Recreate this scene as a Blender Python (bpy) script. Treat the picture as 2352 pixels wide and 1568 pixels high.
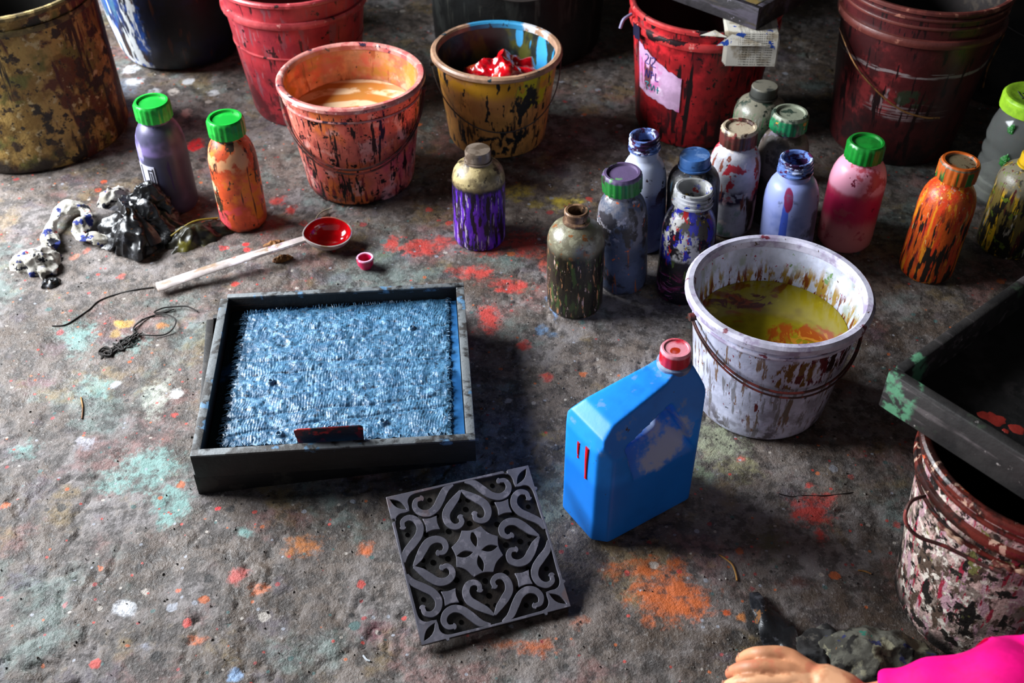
import bpy, bmesh, math, random
import numpy as np
from mathutils import Vector, Matrix, noise as mnoise
random.seed(7)
PI = math.pi
sc = bpy.context.scene
COL = sc.collection
for o in list(bpy.data.objects):
    bpy.data.objects.remove(o)

# ------------------------------------------------------------------ camera, world, light, exposure
CAM_H, CAM_PITCH, FPX = 1.15, math.radians(41.0), 2500.0
cam = bpy.data.cameras.new('camera')
cam.sensor_width = 36.0
cam.lens = FPX / 2352.0 * 36.0
cam.clip_start = 0.02
cam.dof.use_dof = True
cam.dof.focus_distance = 1.5
cam.dof.aperture_fstop = 6.3
cam_o = bpy.data.objects.new('camera', cam)
COL.objects.link(cam_o)
cam_o.location = (0, 0, CAM_H)
cam_o.rotation_euler = (PI / 2 - CAM_PITCH, 0, 0)
sc.camera = cam_o

w = bpy.data.worlds.new('world')
sc.world = w
w.use_nodes = True
w.node_tree.nodes['Background'].inputs[0].default_value = (0.80, 0.88, 1.0, 1)
w.node_tree.nodes['Background'].inputs[1].default_value = 0.20

# daylight entering by the tall window opening of the left wall
la = bpy.data.lights.new('window_daylight', 'AREA')
la.shape = 'RECTANGLE'; la.size = 1.6; la.size_y = 1.0
la.energy = 185.0
la.color = (0.90, 0.95, 1.0)
lo = bpy.data.objects.new('window_daylight', la)
COL.objects.link(lo)
lo.location = (-2.0, 1.80, 1.22)
lo.rotation_euler = (Vector((-0.1, 1.25, 0.0)) - Vector(lo.location)).to_track_quat('-Z', 'Y').to_euler()

sc.view_settings.view_transform = 'Standard'
sc.view_settings.look = 'None'
sc.view_settings.gamma = 1.0
sc.view_settings.use_curve_mapping = False
sc.view_settings.exposure = 0.32

# ------------------------------------------------------------------ helpers
_F = Vector((0, math.cos(CAM_PITCH), -math.sin(CAM_PITCH)))
_U = Vector((0, math.sin(CAM_PITCH), math.cos(CAM_PITCH)))
def at(x, y, z=0.0):
    """point of the horizontal plane at height z that the photograph shows at pixel x, y"""
    d = _F * FPX + Vector((1, 0, 0)) * (x - 1176.0) + _U * (784.0 - y)
    return Vector((0, 0, CAM_H)) + d * ((z - CAM_H) / d.z)

def lin(c):
    if isinstance(c, str):
        c = tuple(int(c[i:i + 2], 16) / 255.0 for i in (0, 2, 4))
    return tuple(v / 12.92 if v <= 0.04045 else ((v + 0.055) / 1.055) ** 2.4 for v in c) + (1.0,)

class NT:
    def __init__(s, name):
        s.m = bpy.data.materials.new(name)
        s.m.use_nodes = True
        s.t = s.m.node_tree
        s.b = s.t.nodes['Principled BSDF']
        s.out = s.t.nodes['Material Output']
    def n(s, typ, **kw):
        nd = s.t.nodes.new(typ)
        for k, v in kw.items():
            setattr(nd, k, v)
        return nd
    def put(s, sock, v):
        if isinstance(v, bpy.types.NodeSocket):
            s.t.links.new(v, sock)
        else:
            sock.default_value = v
    def math(s, op, a, b=0.0, clamp=False):
        nd = s.n('ShaderNodeMath', operation=op, use_clamp=clamp)
        s.put(nd.inputs[0], a); s.put(nd.inputs[1], b)
        return nd.outputs[0]
    def mix(s, f, a, b):
        nd = s.n('ShaderNodeMix', data_type='RGBA')
        s.put(nd.inputs[0], f); s.put(nd.inputs[6], a); s.put(nd.inputs[7], b)
        return nd.outputs[2]
    def ramp(s, v, lo, hi, a=0.0, b=1.0):
        nd = s.n('ShaderNodeMapRange', interpolation_type='SMOOTHSTEP')
        s.put(nd.inputs[0], v)
        for i, q in zip((1, 2, 3, 4), (lo, hi, a, b)):
            nd.inputs[i].default_value = q
        return nd.outputs[0]
    def noise(s, vec, scale, det=4.0, rough=0.55, seed=0.0, dist=0.0):
        mp = s.n('ShaderNodeMapping')
        s.put(mp.inputs[0], vec)
        if not isinstance(scale, tuple):
            scale = (scale,) * 3
        mp.inputs['Scale'].default_value = scale
        mp.inputs['Location'].default_value = (seed * 3.17, seed * 5.31, seed * 7.77)
        nz = s.n('ShaderNodeTexNoise')
        s.put(nz.inputs['Vector'], mp.outputs[0])
        nz.inputs['Scale'].default_value = 1.0
        nz.inputs['Detail'].default_value = det
        nz.inputs['Roughness'].default_value = rough
        nz.inputs['Distortion'].default_value = dist
        return nz.outputs['Fac']

_seed = [1.0]
def L(col, sc_=30.0, lo=0.52, hi=0.58, z=None, det=4.0, r=None, k=1.0, spot=None, dist=0.0):
    return dict(col=col, sc=sc_, lo=lo, hi=hi, z=z, det=det, r=r, k=k, spot=spot, dist=dist)

def M(name, base, layers=(), rough=0.5, spec=0.5, bump=0.25, bsc=90.0, coat=0.0, metal=0.0, tl=0.0, trans=0.0, ior=1.45, vary=0.35, vsc=25.0, bd=0.002, ms=1.0):
    t = NT(name)
    tc = t.n('ShaderNodeTexCoord').outputs['Object']
    sep = t.n('ShaderNodeSeparateXYZ'); t.put(sep.inputs[0], tc)
    zz = sep.outputs[2]
    _seed[0] += 1.0
    col = lin(base)
    if vary:
        nv = t.noise(tc, vsc, 5.0, 0.6, _seed[0])
        c2 = tuple(v * (1 - vary) for v in col[:3]) + (1.0,)
        col = t.mix(t.ramp(nv, 0.35, 0.65), c2, col)
    rg = rough
    for ly in layers:
        _seed[0] += 1.0
        f = t.ramp(t.noise(tc, tuple(q * ms for q in ly['sc']) if isinstance(ly['sc'], tuple) else ly['sc'] * ms, ly['det'], 0.6, _seed[0], ly['dist']), ly['lo'], ly['hi'])
        if ly['z']:
            z0, z1, soft, jit = ly['z']
            zj = zz
            if jit:
                zj = t.math('ADD', zz, t.math('MULTIPLY', t.math('SUBTRACT', t.noise(tc, (45, 45, 8), 3.0, 0.6, _seed[0] + 0.5), 0.5), jit))
            f = t.math('MULTIPLY', f, t.ramp(zj, z0 - soft, z0 + soft))
            f = t.math('MULTIPLY', f, t.ramp(zj, z1 - soft, z1 + soft, 1.0, 0.0))
        if ly['spot']:
            (cx, cy, cz), (rx, ry, rz), jit = ly['spot']
            mp = t.n('ShaderNodeMapping'); t.put(mp.inputs[0], tc)
            mp.inputs['Scale'].default_value = (1 / rx, 1 / ry, 1 / rz)
            mp.inputs['Location'].default_value = (-cx / rx, -cy / ry, -cz / rz)
            ln = t.n('ShaderNodeVectorMath', operation='LENGTH'); t.put(ln.inputs[0], mp.outputs[0])
            dj = t.math('ADD', ln.outputs['Value'], t.math('MULTIPLY', t.math('SUBTRACT', t.noise(tc, 70, 4.0, 0.6, _seed[0] + 0.3), 0.5), jit))
            f = t.math('MULTIPLY', f, t.ramp(dj, 0.9, 1.1, 1.0, 0.0))
        if ly['k'] != 1.0:
            f = t.math('MULTIPLY', f, ly['k'])
        col = t.mix(f, col, lin(ly['col']))
        if ly['r'] is not None:
            nd = t.n('ShaderNodeMix', data_type='FLOAT')
            t.put(nd.inputs[0], f); t.put(nd.inputs[2], rg); t.put(nd.inputs[3], ly['r'])
            rg = nd.outputs[0]
    t.put(t.b.inputs['Base Color'], col)
    t.put(t.b.inputs['Roughness'], rg)
    t.b.inputs['Specular IOR Level'].default_value = spec
    t.b.inputs['Metallic'].default_value = metal
    t.b.inputs['Coat Weight'].default_value = coat
    t.b.inputs['Coat Roughness'].default_value = 0.12
    t.b.inputs['IOR'].default_value = ior
    t.b.inputs['Transmission Weight'].default_value = trans
    if bump:
        bp = t.n('ShaderNodeBump')
        bp.inputs['Strength'].default_value = bump
        bp.inputs['Distance'].default_value = bd
        t.put(bp.inputs['Height'], t.noise(tc, bsc, 5.0, 0.6, 3.3))
        t.put(t.b.inputs['Normal'], bp.outputs[0])
    if tl:
        tr = t.n('ShaderNodeBsdfTranslucent'); t.put(tr.inputs[0], col)
        mx = t.n('ShaderNodeMixShader'); mx.inputs[0].default_value = tl
        t.put(mx.inputs[1], t.b.outputs[0]); t.put(mx.inputs[2], tr.outputs[0])
        t.put(t.out.inputs[0], mx.outputs[0])
    return t.m

# ---- mesh builders: every one returns (verts, faces)
def lathe(prof, n=48, rib=None):
    """prof: (r, z) list; r=0 ends become poles; rib(i,k)->radius factor"""
    v, f, rings = [], [], []
    for k, (r, z) in enumerate(prof):
        if r < 1e-6:
            rings.append([len(v)]); v.append((0, 0, z))
        else:
            ring = []
            for i in range(n):
                a = 2 * PI * i / n
                q = r * (rib(i, k) if rib else 1.0)
                ring.append(len(v)); v.append((q * math.cos(a), q * math.sin(a), z))
            rings.append(ring)
    for a, b in zip(rings, rings[1:]):
        if len(a) == 1 and len(b) == 1:
            continue
        for i in range(n):
            j = (i + 1) % n
            if len(a) == 1:
                f.append((a[0], b[j], b[i]))
            elif len(b) == 1:
                f.append((a[i], a[j], b[0]))
            else:
                f.append((a[i], a[j], b[j], b[i]))
    return v, f

def smooth_path(pts, sub=6):
    pts = [Vector(p) for p in pts]
    out = []
    for i in range(len(pts) - 1):
        p0 = pts[max(i - 1, 0)]; p1 = pts[i]; p2 = pts[i + 1]; p3 = pts[min(i + 2, len(pts) - 1)]
        for s in range(sub):
            t = s / sub
            out.append(0.5 * ((2 * p1) + (p2 - p0) * t + (2 * p0 - 5 * p1 + 4 * p2 - p3) * t * t + (3 * p1 - p0 - 3 * p2 + p3) * t ** 3))
    out.append(pts[-1])
    return out

def tube(path, rad, n=8, sub=6, flat=1.0, rfun=None):
    P = smooth_path(path, sub) if sub > 1 else [Vector(p) for p in path]
    v, f = [], []
    up = Vector((0, 0, 1))
    for i, p in enumerate(P):
        t = (P[min(i + 1, len(P) - 1)] - P[max(i - 1, 0)])
        t = t.normalized() if t.length > 1e-9 else Vector((1, 0, 0))
        s = t.cross(up)
        if s.length < 0.05:
            s = t.cross(Vector((0, 1, 0)))
        s.normalize(); q = s.cross(t).normalized()
        r = rad(i / (len(P) - 1)) if callable(rad) else rad
        for k in range(n):
            a = 2 * PI * k / n
            rr = r * (rfun(i / (len(P) - 1), a) if rfun else 1.0)
            v.append(tuple(p + s * math.cos(a) * rr + q * math.sin(a) * rr * flat))
    for i in range(len(P) - 1):
        for k in range(n):
            l = (k + 1) % n
            f.append((i * n + k, i * n + l, (i + 1) * n + l, (i + 1) * n + k))
    f.append(tuple(range(n - 1, -1, -1)))
    f.append(tuple((len(P) - 1) * n + k for k in range(n)))
    return v, f

def box(x0, x1, y0, y1, z0, z1):
    v = [(x, y, z) for z in (z0, z1) for y in (y0, y1) for x in (x0, x1)]
    return v, [(0, 2, 3, 1), (4, 5, 7, 6), (0, 1, 5, 4), (2, 6, 7, 3), (0, 4, 6, 2), (1, 3, 7, 5)]

def join(*parts):
    v, f = [], []
    for pv, pf in parts:
        o = len(v); v += list(pv); f += [tuple(i + o for i in q) for q in pf]
    return v, f

def obj(name, vf, mat, parent=None, loc=(0, 0, 0), rot=(0, 0, 0), smooth=40, bevel=0.0, bseg=2):
    me = bpy.data.meshes.new(name)
    me.from_pydata([tuple(p) for p in vf[0]], [], vf[1])
    bm = bmesh.new(); bm.from_mesh(me)
    bmesh.ops.recalc_face_normals(bm, faces=bm.faces)
    if bevel:
        bmesh.ops.bevel(bm, geom=[e for e in bm.edges if e.calc_face_angle(0) > 0.5], offset=bevel, segments=bseg, profile=0.5, affect='EDGES', clamp_overlap=True)
    bm.to_mesh(me); bm.free()
    if smooth:
        me.shade_smooth(); me.set_sharp_from_angle(angle=math.radians(smooth))
    mats = mat if isinstance(mat, (list, tuple)) else [mat]
    for m in mats:
        me.materials.append(m)
    o = bpy.data.objects.new(name, me)
    COL.objects.link(o)
    o.parent = parent
    o.location = loc; o.rotation_euler = rot
    return o

def tag(o, label, cat, group=None):
    o['label'] = label; o['category'] = cat
    if group:
        o['group'] = group
    return o

def thing(name, label, cat, loc=(0, 0, 0), rot=(0, 0, 0), group=None):
    o = bpy.data.objects.new(name, None)
    COL.objects.link(o)
    o.empty_display_size = 0.05
    o.location = loc; o.rotation_euler = rot
    return tag(o, label, cat, group)

def nz(p, s=1.0, seed=0.0):
    return mnoise.noise(Vector(p) * s + Vector((seed, seed * 1.7, -seed)))

def ridge(p, s=1.0, seed=0.0):
    return 1.0 - 2.0 * abs(nz(p, s, seed))

# numpy value noise for grids
def vnoise(x, y, scale, seed, octs=4, gain=0.5):
    rs = np.random.RandomState(seed)
    out = np.zeros_like(x); amp = 1.0; tot = 0.0
    for o in range(octs):
        g = rs.rand(256, 256)
        u = x * scale; v = y * scale
        iu = np.floor(u).astype(int); iv = np.floor(v).astype(int)
        fu = u - iu; fv = v - iv
        fu = fu * fu * (3 - 2 * fu); fv = fv * fv * (3 - 2 * fv)
        a = g[iu % 256, iv % 256]; b = g[(iu + 1) % 256, iv % 256]
        c = g[iu % 256, (iv + 1) % 256]; d = g[(iu + 1) % 256, (iv + 1) % 256]
        out += amp * ((a * (1 - fu) + b * fu) * (1 - fv) + (c * (1 - fu) + d * fu) * fv)
        tot += amp; amp *= gain; scale *= 2.03
    return out / tot - 0.5

def grid_mesh(name, X, Y, Z, mat, extra=None):
    ny, nx = X.shape
    co = np.stack([X, Y, Z], -1).reshape(-1, 3).astype(np.float32)
    i = np.arange(ny * nx).reshape(ny, nx)
    q = np.stack([i[:-1, :-1], i[:-1, 1:], i[1:, 1:], i[1:, :-1]], -1).reshape(-1, 4)
    if extra is not None:
        ev, ef = extra
        q = np.concatenate([q, np.array(ef) + len(co)]); co = np.concatenate([co, np.array(ev, np.float32)])
    me = bpy.data.meshes.new(name)
    me.vertices.add(len(co)); me.vertices.foreach_set('co', co.ravel())
    me.loops.add(q.size); me.loops.foreach_set('vertex_index', q.ravel().astype(np.int32))
    me.polygons.add(len(q)); me.polygons.foreach_set('loop_start', np.arange(0, q.size, 4, dtype=np.int32))
    me.polygons.foreach_set('use_smooth', np.ones(len(q), bool))
    me.update(); me.validate()
    me.materials.append(mat)
    o = bpy.data.objects.new(name, me); COL.objects.link(o)
    return o

# ------------------------------------------------------------------ room shell
def floor_material():
    t = NT('stained_concrete')
    tc = t.n('ShaderNodeTexCoord').outputs['Object']
    col = lin('655a53')
    n1 = t.noise(tc, 3.2, 5, 0.6, 1); n2 = t.noise(tc, 9, 6, 0.65, 2); n3 = t.noise(tc, 45, 6, 0.7, 3); n4 = t.noise(tc, 160, 4, 0.7, 4)
    col = t.mix(t.ramp(n1, 0.42, 0.62), col, lin('4a3d33'))
    col = t.mix(t.ramp(n2, 0.45, 0.68), col, lin('76706f'))
    col = t.mix(t.math('MULTIPLY', t.ramp(t.noise(tc, 6, 5, 0.65, 5), 0.54, 0.64), 0.55), col, lin('5f7470'))
    col = t.mix(t.math('MULTIPLY', t.ramp(t.noise(tc, 7, 5, 0.65, 6), 0.55, 0.64), 0.5), col, lin('7a4f4c'))
    col = t.mix(t.math('MULTIPLY', t.ramp(t.noise(tc, 8, 5, 0.65, 7), 0.56, 0.66), 0.5), col, lin('77602f'))
    col = t.mix(t.math('MULTIPLY', t.ramp(t.noise(tc, 10, 5, 0.65, 8), 0.57, 0.66), 0.5), col, lin('3c3444'))
    col = t.mix(t.math('MULTIPLY', t.ramp(n3, 0.40, 0.56, 1, 0), 0.75), col, lin('2c2724'))
    col = t.mix(t.math('MULTIPLY', t.ramp(n4, 0.55, 0.72), 0.45), col, lin('a09a96'))
    # painted stains stored per vertex (colour and coverage), broken up by fine noise
    a = t.n('ShaderNodeAttribute', attribute_name='stain_colour').outputs['Color']
    m = t.n('ShaderNodeAttribute', attribute_name='stain_cover').outputs['Fac']
    mm = t.math('ADD', m, t.math('MULTIPLY', t.math('SUBTRACT', t.noise(tc, 70, 6, 0.7, 9), 0.5), 1.5))
    st = t.ramp(mm, 0.34, 0.80)
    st = t.math('MULTIPLY', st, t.ramp(n3, 0.36, 0.52, 0.25, 1.0))
    st = t.math('MULTIPLY', st, t.ramp(n2, 0.36, 0.52, 0.55, 1.0))
    col = t.mix(t.math('MULTIPLY', st, 0.9), col, a)
    # small dried drops, each with its own colour
    for k, (s, dens, rad) in enumerate(((26, 0.80, 0.22), (60, 0.86, 0.25), (110, 0.86, 0.3))):
        vo = t.n('ShaderNodeTexVoronoi', feature='F1'); vo.inputs['Scale'].default_value = s
        mp = t.n('ShaderNodeMapping'); t.put(mp.inputs[0], tc); mp.inputs['Location'].default_value = (k * 3.1, k * 1.3, 0); mp.inputs['Scale'].default_value = (1, 1, 0.0)
        t.put(vo.inputs['Vector'], mp.outputs[0])
        sp = t.n('ShaderNodeSeparateColor'); t.put(sp.inputs[0], vo.outputs['Color'])
        on = t.math('GREATER_THAN', sp.outputs[0], dens)
        dj = t.math('ADD', vo.outputs['Distance'], t.math('MULTIPLY', t.math('SUBTRACT', n4, 0.5), 0.25))
        dot = t.math('MULTIPLY', on, t.ramp(dj, rad * 0.7, rad, 1, 0))
        cr = t.n('ShaderNodeValToRGB'); t.put(cr.inputs[0], sp.outputs[1])
        cr.color_ramp.interpolation = 'CONSTANT'
        cols = ['b03a30', '8d8f97', '1f1d1d', 'a8552a', '3d5a58', '25211f', 'a69d94', '8a2f2f']
        el = cr.color_ramp.elements
        el[0].color = lin(cols[0]); el[1].position = 1.0 / 8; el[1].color = lin(cols[1])
        for q in range(2, 8):
            e = el.new(q / 8.0); e.color = lin(cols[q])
        col = t.mix(t.math('MULTIPLY', dot, 0.8), col, cr.outputs[0])
    t.put(t.b.inputs['Base Color'], col)
    t.put(t.b.inputs['Roughness'], t.ramp(n2, 0.35, 0.7, 0.50, 0.78))
    t.b.inputs['Specular IOR Level'].default_value = 0.4
    bp = t.n('ShaderNodeBump'); bp.inputs['Strength'].default_value = 0.9; bp.inputs['Distance'].default_value = 0.005
    h = t.math('ADD', t.math('MULTIPLY', n3, 0.8), t.math('MULTIPLY', n4, 0.35))
    t.put(bp.inputs['Height'], h); t.put(t.b.inputs['Normal'], bp.outputs[0])
    return t.m

RED, TEAL, ORA, WHT, YEL, BLK = 'b4352c', '6f928c', 'b8581f', 'c2c4c8', '98842a', '191716'
STAINS = [  # photo x, y, half sizes in px, colour, strength
    (448, 336, 24, 15, 'd8121c', 1.6), (565, 560, 8, 5, 'd01a1c', 1.6), (565, 574, 8, 6, 'd01a1c', 1.6), (512, 570, 12, 8, 'c02020', 1.3), (540, 650, 10, 6, 'c43a30', 1.4),
    (895, 560, 26, 26, RED, 1.0), (960, 572, 60, 20, RED, 1.1), (1020, 556, 45, 16, RED, 1.0), (1130, 560, 75, 30, RED, 1.0), (1210, 560, 50, 36, RED, 1.0), (1090, 628, 60, 22, RED, .95), (1172, 655, 60, 18, RED, 1.1),
    (1120, 728, 30, 38, RED, 1.05), (1200, 795, 20, 14, RED, 1.0), (1255, 866, 18, 14, RED, 1.0), (668, 484, 18, 14, RED, 1.0), (640, 462, 24, 16, RED, .9), (700, 515, 12, 8, RED, 1.2), (620, 520, 60, 24, '7a2520', .8), (440, 480, 60, 70, '5a2a24', .8),
    (330, 1080, 95, 60, TEAL, .95), (395, 1155, 50, 55, TEAL, 1.1), (175, 770, 70, 50, TEAL, .9), (215, 885, 55, 30, TEAL, .95), (300, 790, 60, 30, TEAL, .8), (260, 1110, 70, 40, TEAL, .8), (560, 1220, 30, 14, TEAL, 1.0), (760, 1060, 60, 30, TEAL, .8), (60, 1040, 50, 30, TEAL, .7),
    (1540, 1370, 95, 60, ORA, 1.15), (1590, 1395, 60, 22, ORA, 1.2), (1480, 1300, 60, 45, ORA, .9), (1415, 1315, 40, 30, ORA, .85), (1560, 1310, 40, 40, ORA, .8), (1490, 1430, 16, 20, ORA, 1.3), (690, 1260, 60, 36, 'a5622a', .9), (840, 1260, 24, 20, ORA, 1.0), (1230, 1490, 60, 26, ORA, .85), (1150, 1480, 50, 20, '8a4418', .9), (545, 1320, 30, 22, 'b0504a', .95), (590, 1350, 40, 18, ORA, .8), (450, 1470, 40, 16, ORA, .7), (1330, 1430, 40, 20, 'a05028', .8),
    (1870, 1168, 60, 45, RED, .9), (1830, 1180, 22, 16, RED, .9), (1905, 1145, 24, 20, RED, .85), (1885, 1225, 26, 24, RED, .8), (1860, 1112, 9, 7, RED, 1.4), (1955, 1095, 8, 6, RED, 1.3), (1730, 960, 10, 6, RED, 1.3), (1700, 1055, 12, 8, 'c06050', 1.2), (2060, 1200, 14, 10, RED, 1.0),
    (312, 188, 22, 10, WHT, 1.5), (352, 212, 16, 8, WHT, 1.4), (300, 160, 18, 9, WHT, 1.3), (245, 126, 12, 7, WHT, 1.5), (262, 205, 60, 26, '7c8696', 1.0), (282, 264, 20, 8, 'c85a28', 1.4), (435, 188, 12, 8, WHT, 1.4), (398, 210, 14, 8, 'c8beb4', 1.3), (490, 215, 14, 7, WHT, 1.4), (235, 215, 12, 8, WHT, 1.3), (430, 260, 18, 10, 'b9928a', 1.2), (270, 240, 14, 8, WHT, 1.3), (420, 235, 60, 20, '8b8480', .8), (320, 285, 60, 20, '6a4a3a', .8),
    (285, 1396, 30, 24, 'c9cacf', 1.15), (540, 1548, 22, 16, '7f9cc0', 1.2), (408, 905, 16, 12, 'd2d6d4', 1.2), (265, 882, 10, 8, WHT, 1.4), (370, 905, 40, 60, 'a9aca0', .85), (200, 1020, 40, 22, '9a98a0', .8), (330, 1480, 30, 16, '8a8a94', .7),
    (1190, 440, 50, 26, YEL, .95), (1300, 468, 50, 22, 'b09a24', 1.0), (1230, 470, 24, 12, YEL, 1.1), (1110, 410, 30, 14, '8a7a3a', .8), (1250, 1000, 30, 14, YEL, .6),
    (1655, 1015, 75, 55, '8c9178', 1.0), (1700, 1075, 60, 40, '7f7a58', .85), (1620, 1080, 40, 40, '7d8a70', .8),
    (1240, 758, 14, 16, '55708f', 1.2), (1262, 770, 20, 10, '4a6078', 1.0), (1265, 700, 8, 44, '6f8fb8', 1.0), (1255, 600, 20, 40, 'b04a38', .9),
    (1688, 1470, 26, 28, BLK, 1.3), (1722, 1436, 18, 34, BLK, 1.3), (1738, 1486, 26, 28, BLK, 1.2), (1700, 1420, 14, 12, 'b06a30', 1.2), (1668, 1408, 10, 8, 'c0501c', 1.4), (195, 748, 8, 5, BLK, 1.6),
    (290, 742, 26, 10, 'b8923a', 1.2), (372, 750, 16, 8, 'b87a44', 1.1), (265, 765, 12, 14, 'a88838', 1.1), (430, 1430, 10, 9, 'd05048', 1.5), (500, 1166, 8, 6, 'd0202c', 1.5), (148, 1385, 7, 6, 'b03a40', 1.5), (410, 1355, 6, 5, 'd06a50', 1.4),
    (120, 800, 50, 30, '5f4c50', .8), (90, 880, 60, 30, '6e4a52', .7), (60, 1330, 60, 40, '55505c', .7), (650, 1500, 60, 30, '5c4a4c', .7), (860, 1440, 50, 50, '5a3038', .8), (1820, 1340, 70, 30, '4a2a20', .8), (1760, 1240, 70, 50, '4e4a30', .8),
    (240, 420, 8, 5, 'c85028', 1.4), (225, 440, 8, 5, 'c0442a', 1.3), (170, 590, 12, 8, 'b06a50', 1.2), (200, 575, 10, 7, 'b85a44', 1.2), (280, 635, 10, 8, 'c04a3c', 1.3), (480, 640, 50, 30, '54504c', .7), (870, 590, 40, 20, '4f5a44', .7),
]
X0, X1, Y0, Y1, ST = -1.5, 1.5, 0.5, 2.9, 0.004
gx = np.arange(X0, X1 + 1e-6, ST); gy = np.arange(Y0, Y1 + 1e-6, ST)
GX, GY = np.meshgrid(gx, gy)
H1 = vnoise(GX + 9, GY + 3, 4.0, 11, 5); H2 = vnoise(GX + 9, GY + 3, 22.0, 12, 4, 0.6)
FZ = H1 * 0.007 + H2 * 0.0085 + 0.0004
crack = np.abs(vnoise(GX + 4, GY + 7, 5.0, 31, 5, 0.55))
FZ -= 0.004 * np.exp(-(crack / 0.006) ** 2) * (vnoise(GX, GY, 3.0, 32, 2) > 0.04)
FZ = np.clip(FZ, -0.006, 0.0022)
EDGE = np.clip(np.minimum(np.minimum(GX - X0, X1 - GX), np.minimum(GY - Y0, Y1 - GY)) / 0.05, 0, 1)
FZ = FZ * EDGE
def fz(x, y):
    i = int(round((y - Y0) / ST)); j = int(round((x - X0) / ST))
    return float(FZ[min(max(i, 0), FZ.shape[0] - 1), min(max(j, 0), FZ.shape[1] - 1)])
WX = GX + 0.030 * vnoise(GX + 2, GY + 5, 18.0, 21, 4, 0.6); WY = GY + 0.030 * vnoise(GX + 6, GY + 1, 18.0, 22, 4, 0.6)
cover = np.full(GX.shape, -1.0); scol = np.zeros(GX.shape + (3,)); best = np.full(GX.shape, -9.0)
for (px, py, hx, hy, c, s) in STAINS:
    p = at(px, py); ax = (at(px + hx, py) - p).length; ay = (at(px, py + hy) - at(px, py - hy)).length / 2
    m0 = max(ax, ay) * 3 + 0.06
    i0, i1 = np.searchsorted(gy, (p.y - m0, p.y + m0)); j0, j1 = np.searchsorted(gx, (p.x - m0, p.x + m0))
    if i1 <= i0 or j1 <= j0:
        continue
    sl = (slice(i0, i1), slice(j0, j1))
    small = min(1.0, max(ax, ay) / 0.03)
    wx = GX[sl] * (1 - small) + WX[sl] * small; wy = GY[sl] * (1 - small) + WY[sl] * small
    d = np.sqrt(((wx - p.x) / ax) ** 2 + ((wy - p.y) / ay) ** 2)
    f = np.clip(s * (1.0 - d * 0.62), -1, 1.3 if s > 1.25 else 0.85)
    up = f > best[sl]
    b_ = best[sl]; b_[up] = f[up]
    cs = scol[sl]; cs[up] = lin(c)[:3]
cover = np.clip(best, 0, 1.3)
floor_mat = floor_material()
xa, xb, ya, yb_ = float(gx[0]), float(gx[-1]), float(gy[0]), float(gy[-1])
ev = [(-2.6, -0.9, 0), (2.6, -0.9, 0), (2.6, 4.2, 0), (-2.6, 4.2, 0), (xa, ya, 0), (xb, ya, 0), (xb, yb_, 0), (xa, yb_, 0)]
ef = [(0, 1, 5, 4), (1, 2, 6, 5), (2, 3, 7, 6), (3, 0, 4, 7)]
fl = grid_mesh('floor', GX, GY, FZ, floor_mat, (ev, ef))
at_c = fl.data.attributes.new('stain_colour', 'FLOAT_COLOR', 'POINT')
at_m = fl.data.attributes.new('stain_cover', 'FLOAT', 'POINT')
nv = len(fl.data.vertices)
cc = np.ones((nv, 4), np.float32); cc[:GX.size, :3] = scol.reshape(-1, 3)
fl.data.attributes['stain_colour'].data.foreach_set('color', cc.ravel())
mm_ = np.zeros(nv, np.float32); mm_[:GX.size] = cover.ravel()
fl.data.attributes['stain_cover'].data.foreach_set('value', mm_)
fl['kind'] = 'structure'

plaster = M('sooty_plaster', '3a3632', [L('241f1c', 3, .48, .6), L('4d4640', 8, .55, .65)], rough=.9, spec=.1, bump=.4, bsc=20)
def struct(name, vf, m):
    o = obj(name, vf, m, smooth=0); o['kind'] = 'structure'; return o
struct('wall_back', box(-2.6, 2.6, 4.2, 4.3, -0.02, 2.9), plaster)
struct('wall_right', box(2.6, 2.7, -0.9, 4.3, -0.02, 2.9), plaster)
struct('wall_left', join(box(-2.25, -2.15, -0.9, 0.8, -0.02, 2.9), box(-2.25, -2.15, 2.7, 4.3, -0.02, 2.9), box(-2.25, -2.15, 0.8, 2.7, -0.02, 0.65), box(-2.25, -2.15, 0.8, 2.7, 1.95, 2.9)), plaster)
struct('ceiling', box(-2.6, 2.6, -0.9, 4.3, 2.9, 3.0), plaster)

# ------------------------------------------------------------------ buckets and drums
def rad_at(prof, z):
    for (r0, z0), (r1, z1) in zip(prof, prof[1:]):
        if z0 <= z <= z1 and z1 > z0:
            return r0 + (r1 - r0) * (z - z0) / (z1 - z0)
    return prof[-1][0]

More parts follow.
